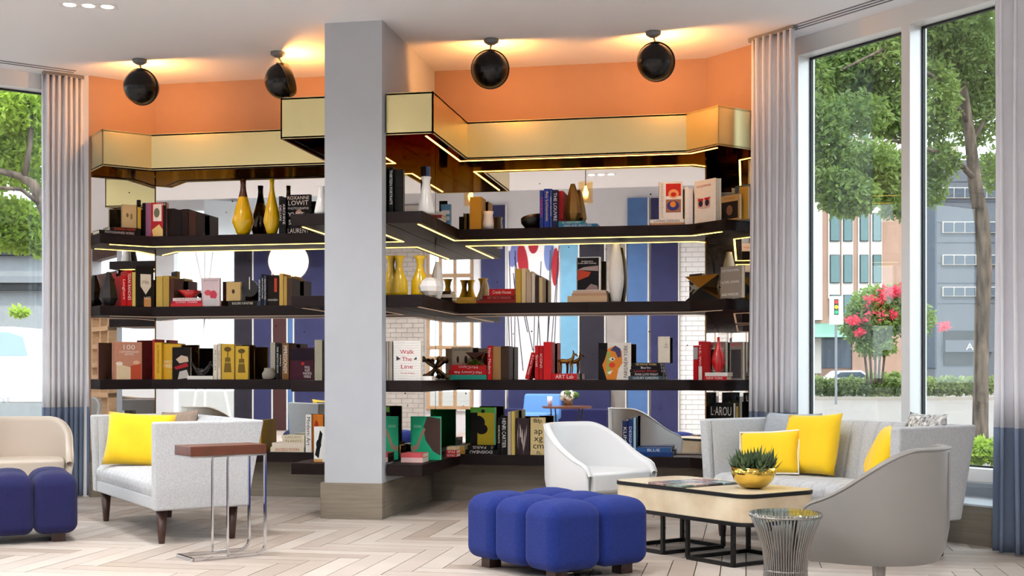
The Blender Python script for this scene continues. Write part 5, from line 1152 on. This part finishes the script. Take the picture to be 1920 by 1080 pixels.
upright('RB', 1, 984, 992, 661, (200, 28, 32), 'red book leaning on its neighbours', 'A Color Theory', lean=rad(14), dep=.0); upright('RB', 1, 1003, 1010, 648, (206, 20, 30), 'first upright red spine', 'Street', dep=0); upright('RB', 1, 1011, 1018, 648, (190, 16, 26), 'second upright red spine', 'ICONS', dep=0); upright('RB', 1, 1019, 1034, 641, (222, 30, 34), 'tallest broad red spine', None, dep=0)
z_ = stack('RB', 1, [(1035, 1082, 11.5, (210, 26, 34), 'red book under the golden deer', 'ART Lab', (246, 242, 240))])
cover('RB', 1, 1122, 1183, 643, (240, 234, 224), 'tall cream exhibition book with a geometric face', [('r', 0, .28, 0, 1, (28, 20, 26)), ('p', [(.26, 0), (.55, 0), (.62, .3), (.74, .45), (.72, .78), (.5, .92), (.3, .85), (.2, .55), (.12, .4), (.2, .18)], (232, 140, 50)), ('p', [(.26, .1), (.36, .16), (.36, .76), (.26, .76)], (150, 180, 90)), ('p', [(.36, .8), (.52, .93), (.68, .84), (.7, .62), (.6, .6), (.52, .76)], (70, 66, 110)), ('o', .42, .4, .1, .07, (226, 70, 40)), ('o', .42, .56, .09, .05, (240, 236, 230)), ('o', .44, .56, .03, .03, (40, 40, 60)), ('p', [(.26, .2), (.44, .26), (.36, .14)], (250, 246, 240)), ('t', 'PARIS/NEW YORK', .84, .5, .88, .12, (40, 34, 40), 90)], dep=.0, T=.035)
z_ = stack('RB', 1, [(1178, 1244, 7, (70, 90, 104), 'lowest slate book of five', 'LUXURY GARDENS', (236, 240, 240)), (1182, 1243, 6.5, (34, 30, 40), 'second dark book of five', 'FRANK LLOYD WRIGHT', (236, 230, 230)), (1181, 1240, 6, (40, 24, 32), 'third dark book of five', 'Lauren Photo', (214, 60, 60)), (1183, 1239, 6, (26, 24, 44), 'fourth dark book of five', 'Berlin', (236, 230, 230)), (1184, 1238, 6, (36, 26, 26), 'fifth dark book on top', 'THE WHITNEY WOMEN', (226, 200, 140))])
cover('RB', 1, 1233, 1256, 631, (238, 230, 212), 'small cream book standing on the dark stack', [('t', 'IN\nPRAISE\nOF\nSHADOWS', .7, .66, .4, .5, (120, 110, 104))], z0=z_, dep=.05, T=.02)
upright('RF', 1, 1300, 1308, 648, (196, 26, 34), 'red and grey spine', None, dep=0, D=.1, band=(.6, .95, (180, 180, 184))); upright('RF', 1, 1310, 1316, 640, (206, 40, 44), 'red spine with white end', 'H.E. WICK', dep=0, D=.1, band=(0, .35, (236, 230, 226)))
z_ = stack('RF', 1, [(1319, 1362, 7, (206, 40, 44), 'red book lying under the red bottle', 'NEW YORK', (246, 240, 236)), (1322, 1364, 7, (236, 232, 228), 'white book lying under the red bottle', None)], D=.11)
cover('RF', 1, 1324, 1360, 641, (150, 140, 130), 'grey magazine with a black and white portrait', [('t', 'FABULOUS', .5, .93, .8, .1, (196, 40, 50)), ('r', .05, .9, .05, .8, (236, 234, 230)), ('r', .12, .86, .08, .76, (60, 56, 60)), ('p', [(.3, .1), (.7, .1), (.8, .5), (.6, .72), (.35, .6)], (176, 170, 170)), ('r', .35, .8, .48, .53, (24, 22, 24))], z0=z_, dep=.13)
turned('bottle_vase', 'RF', 1, 1338, 1356, 632, [(.3, 0), (.6, .08), (1, .3), (.85, .5), (.35, .75), (.22, .85), (.2, 1)], 'glaze_red', 'slender red bottle vase', z0=z_, dep=.05)
cover('RF', 1, 1368, 1392, 641, (130, 122, 116), 'second grey magazine near the curtain', [('t', 'FABULOUS', .5, .93, .8, .1, (196, 40, 50)), ('r', .1, .9, .05, .8, (60, 56, 60))], dep=.06)
# golden deer
c, phi, w, _ = spot('RB', 1040, 1086, .05); zt = SH[1]+11.5*dist(*c)/FPX+.001; H0 = height(657, *c)-zt
de = thing('deer_figurine', 'golden deer figurine on a red book, third shelf above the white chair', 'figurine', (c[0], c[1], zt))
k = w/2; mb = MB()
mb.tube([(-k*.72, 0, H0*.52), (-k*.4, 0, H0*.54), (0, 0, H0*.52), (k*.3, 0, H0*.56), (k*.5, 0, H0*.68), (k*.56, 0, H0*.84), (k*.72, 0, H0*.82), (k*.9, 0, H0*.74)], [.012, .02, .019, .020, .013, .011, .010, .004], 10)
obj('body', mb, 'gold_dull', de, True)
for x, y in ((-.62, -.012), (-.5, .012), (.28, -.012), (.4, .012)): obj('leg', MB().tube([(x*k, y, H0*.5), (x*k+.004, y, H0*.25), (x*k, y, 0)], [.010, .006, .005], 8), 'gold_dull', de, True)
for y in (-.008, .008): obj('ear', MB().tube([(k*.56, y*.6, H0*.86), (k*.5, y*2, H0*1.0)], [.006, .002], 6), 'gold_dull', de, True)
# ---- right bookcase, bottom shelf
z_ = stack('FR', 0, [(752, 793, 9, (226, 190, 186), 'lower pale pink book', None), (752, 793, 8, (214, 90, 96), 'upper red rimmed white book', None)], dep=.20, D=.18)
cover('FR', 0, 770, 826, 781, (40, 190, 140), 'bright green book with a reaching arm', [('p', [(.55, 1), (1, .95), (1, .1), (.75, .2), (.5, .45), (.42, .75)], (86, 66, 60)), ('p', [(.0, .3), (.2, .35), (.32, .6), (.45, .75), (.5, .7), (.36, .5), (.25, .25), (.05, .18)], (170, 140, 120)), ('r', .1, .35, .74, .8, (120, 214, 176))], dep=.49, T=.03)
stack('FR', 0, [(836, 856, 6, (190, 40, 44), 'red book low in the corner stack', 'RETRO', (240, 230, 226)), (837, 856, 7, (206, 44, 44), 'second red book in the corner stack', 'SPAS', (240, 230, 226)), (838, 855, 6, (226, 204, 160), 'cream book topping the corner stack', None)], dep=.86, D=.15)
z_ = stack('RB', 0, [(873, 931, 9, (24, 20, 22), 'lower black photography book lying flat', 'DOISNEAU', (240, 238, 236), True), (877, 921, 8, (34, 28, 28), 'upper black book lying flat', 'PARIS', (220, 214, 206), True)])
stack('RB', 0, [(858, 872, 7, (206, 150, 60), 'low tan book in the corner', None), (857, 871, 7, (214, 170, 90), 'next tan book in the corner', None)], dep=.03)
cover('RB', 0, 882, 929, 764, (186, 166, 40), 'olive yellow book with a black tree silhouette', [('r', 0, 1, .86, 1, (90, 160, 60)), ('o', .3, .6, .28, .18, (28, 22, 20)), ('o', .45, .42, .24, .14, (28, 22, 20)), ('r', 0, .28, 0, .86, (28, 22, 20)), ('o', .5, .9, .08, .05, (28, 22, 20)), ('r', .96, 1, 0, 1, (40, 190, 180))], z0=z_, dep=.06, T=.04)
for a, b, v, c_, s, l in [(933, 938, 783, (30, 26, 28), 'PORTRAITS', 'slim black spine'), (939, 951, 779, (18, 16, 18), 'HENRI CARTIER', 'broad black spine with white capitals'), (952, 958, 772, (200, 190, 170), None, 'streaky pale spine'), (959, 965, 771, (226, 200, 110), None, 'yellowish spine')]: upright('RB', 0, a, b, v, c_, l, s, dep=.0)
br = [('p', [(.1*i+R.uniform(-.1, .1), R.uniform(0, .9)), (.1*i+R.uniform(0, .2), R.uniform(0, .9)), (.1*i+.12, R.uniform(.1, 1)), (.1*i, R.uniform(.1, 1))], (200, 190, 186)) for i in range(1, 8)]
cover('RB', 0, 967, 992, 784, (60, 46, 50), 'dark book with pale tangled branches', br, dep=.02)
cover('RB', 0, 994, 1022, 783, (228, 206, 150), 'cream book of scattered black letters', [('t', 'B', .35, .92, .2, .1, (30, 24, 24)), ('t', 'dp', .6, .9, .4, .14, (30, 24, 24)), ('t', 'ap\nxg\ncm', .55, .42, .7, .5, (30, 24, 24)), ('t', 'n.', .6, .06, .3, .08, (30, 24, 24))], dep=.02)
upright('RB', 0, 1167, 1177, 789, (28, 44, 96), 'navy spine beside the flat blue book', 'KLIMT', (230, 220, 190), dep=.02); upright('RB', 0, 1178, 1186, 786, (24, 56, 120), 'bright blue spine beside the flat blue book', 'DESIGN', (220, 226, 240), dep=.02); cover('RB', 0, 1187, 1192, 783, (160, 200, 226), 'pale blue edge book', [], dep=.02)
stack('RB', 0, [(1193, 1262, 8, (30, 60, 120), 'lower blue book lying behind the white chair', None), (1193, 1258, 8, (46, 90, 150), 'upper blue book lying behind the white chair', 'BLUE', (220, 226, 240))])
cover('RF', 0, 1330, 1375, 755, (24, 20, 20), 'black poster book reading L AROU behind the sofa arm', [('t', 'L·AROU', .5, .85, .84, .16, (200, 196, 190)), ('o', .5, .35, .3, .2, (150, 130, 110))], dep=.06)
fit_texts()
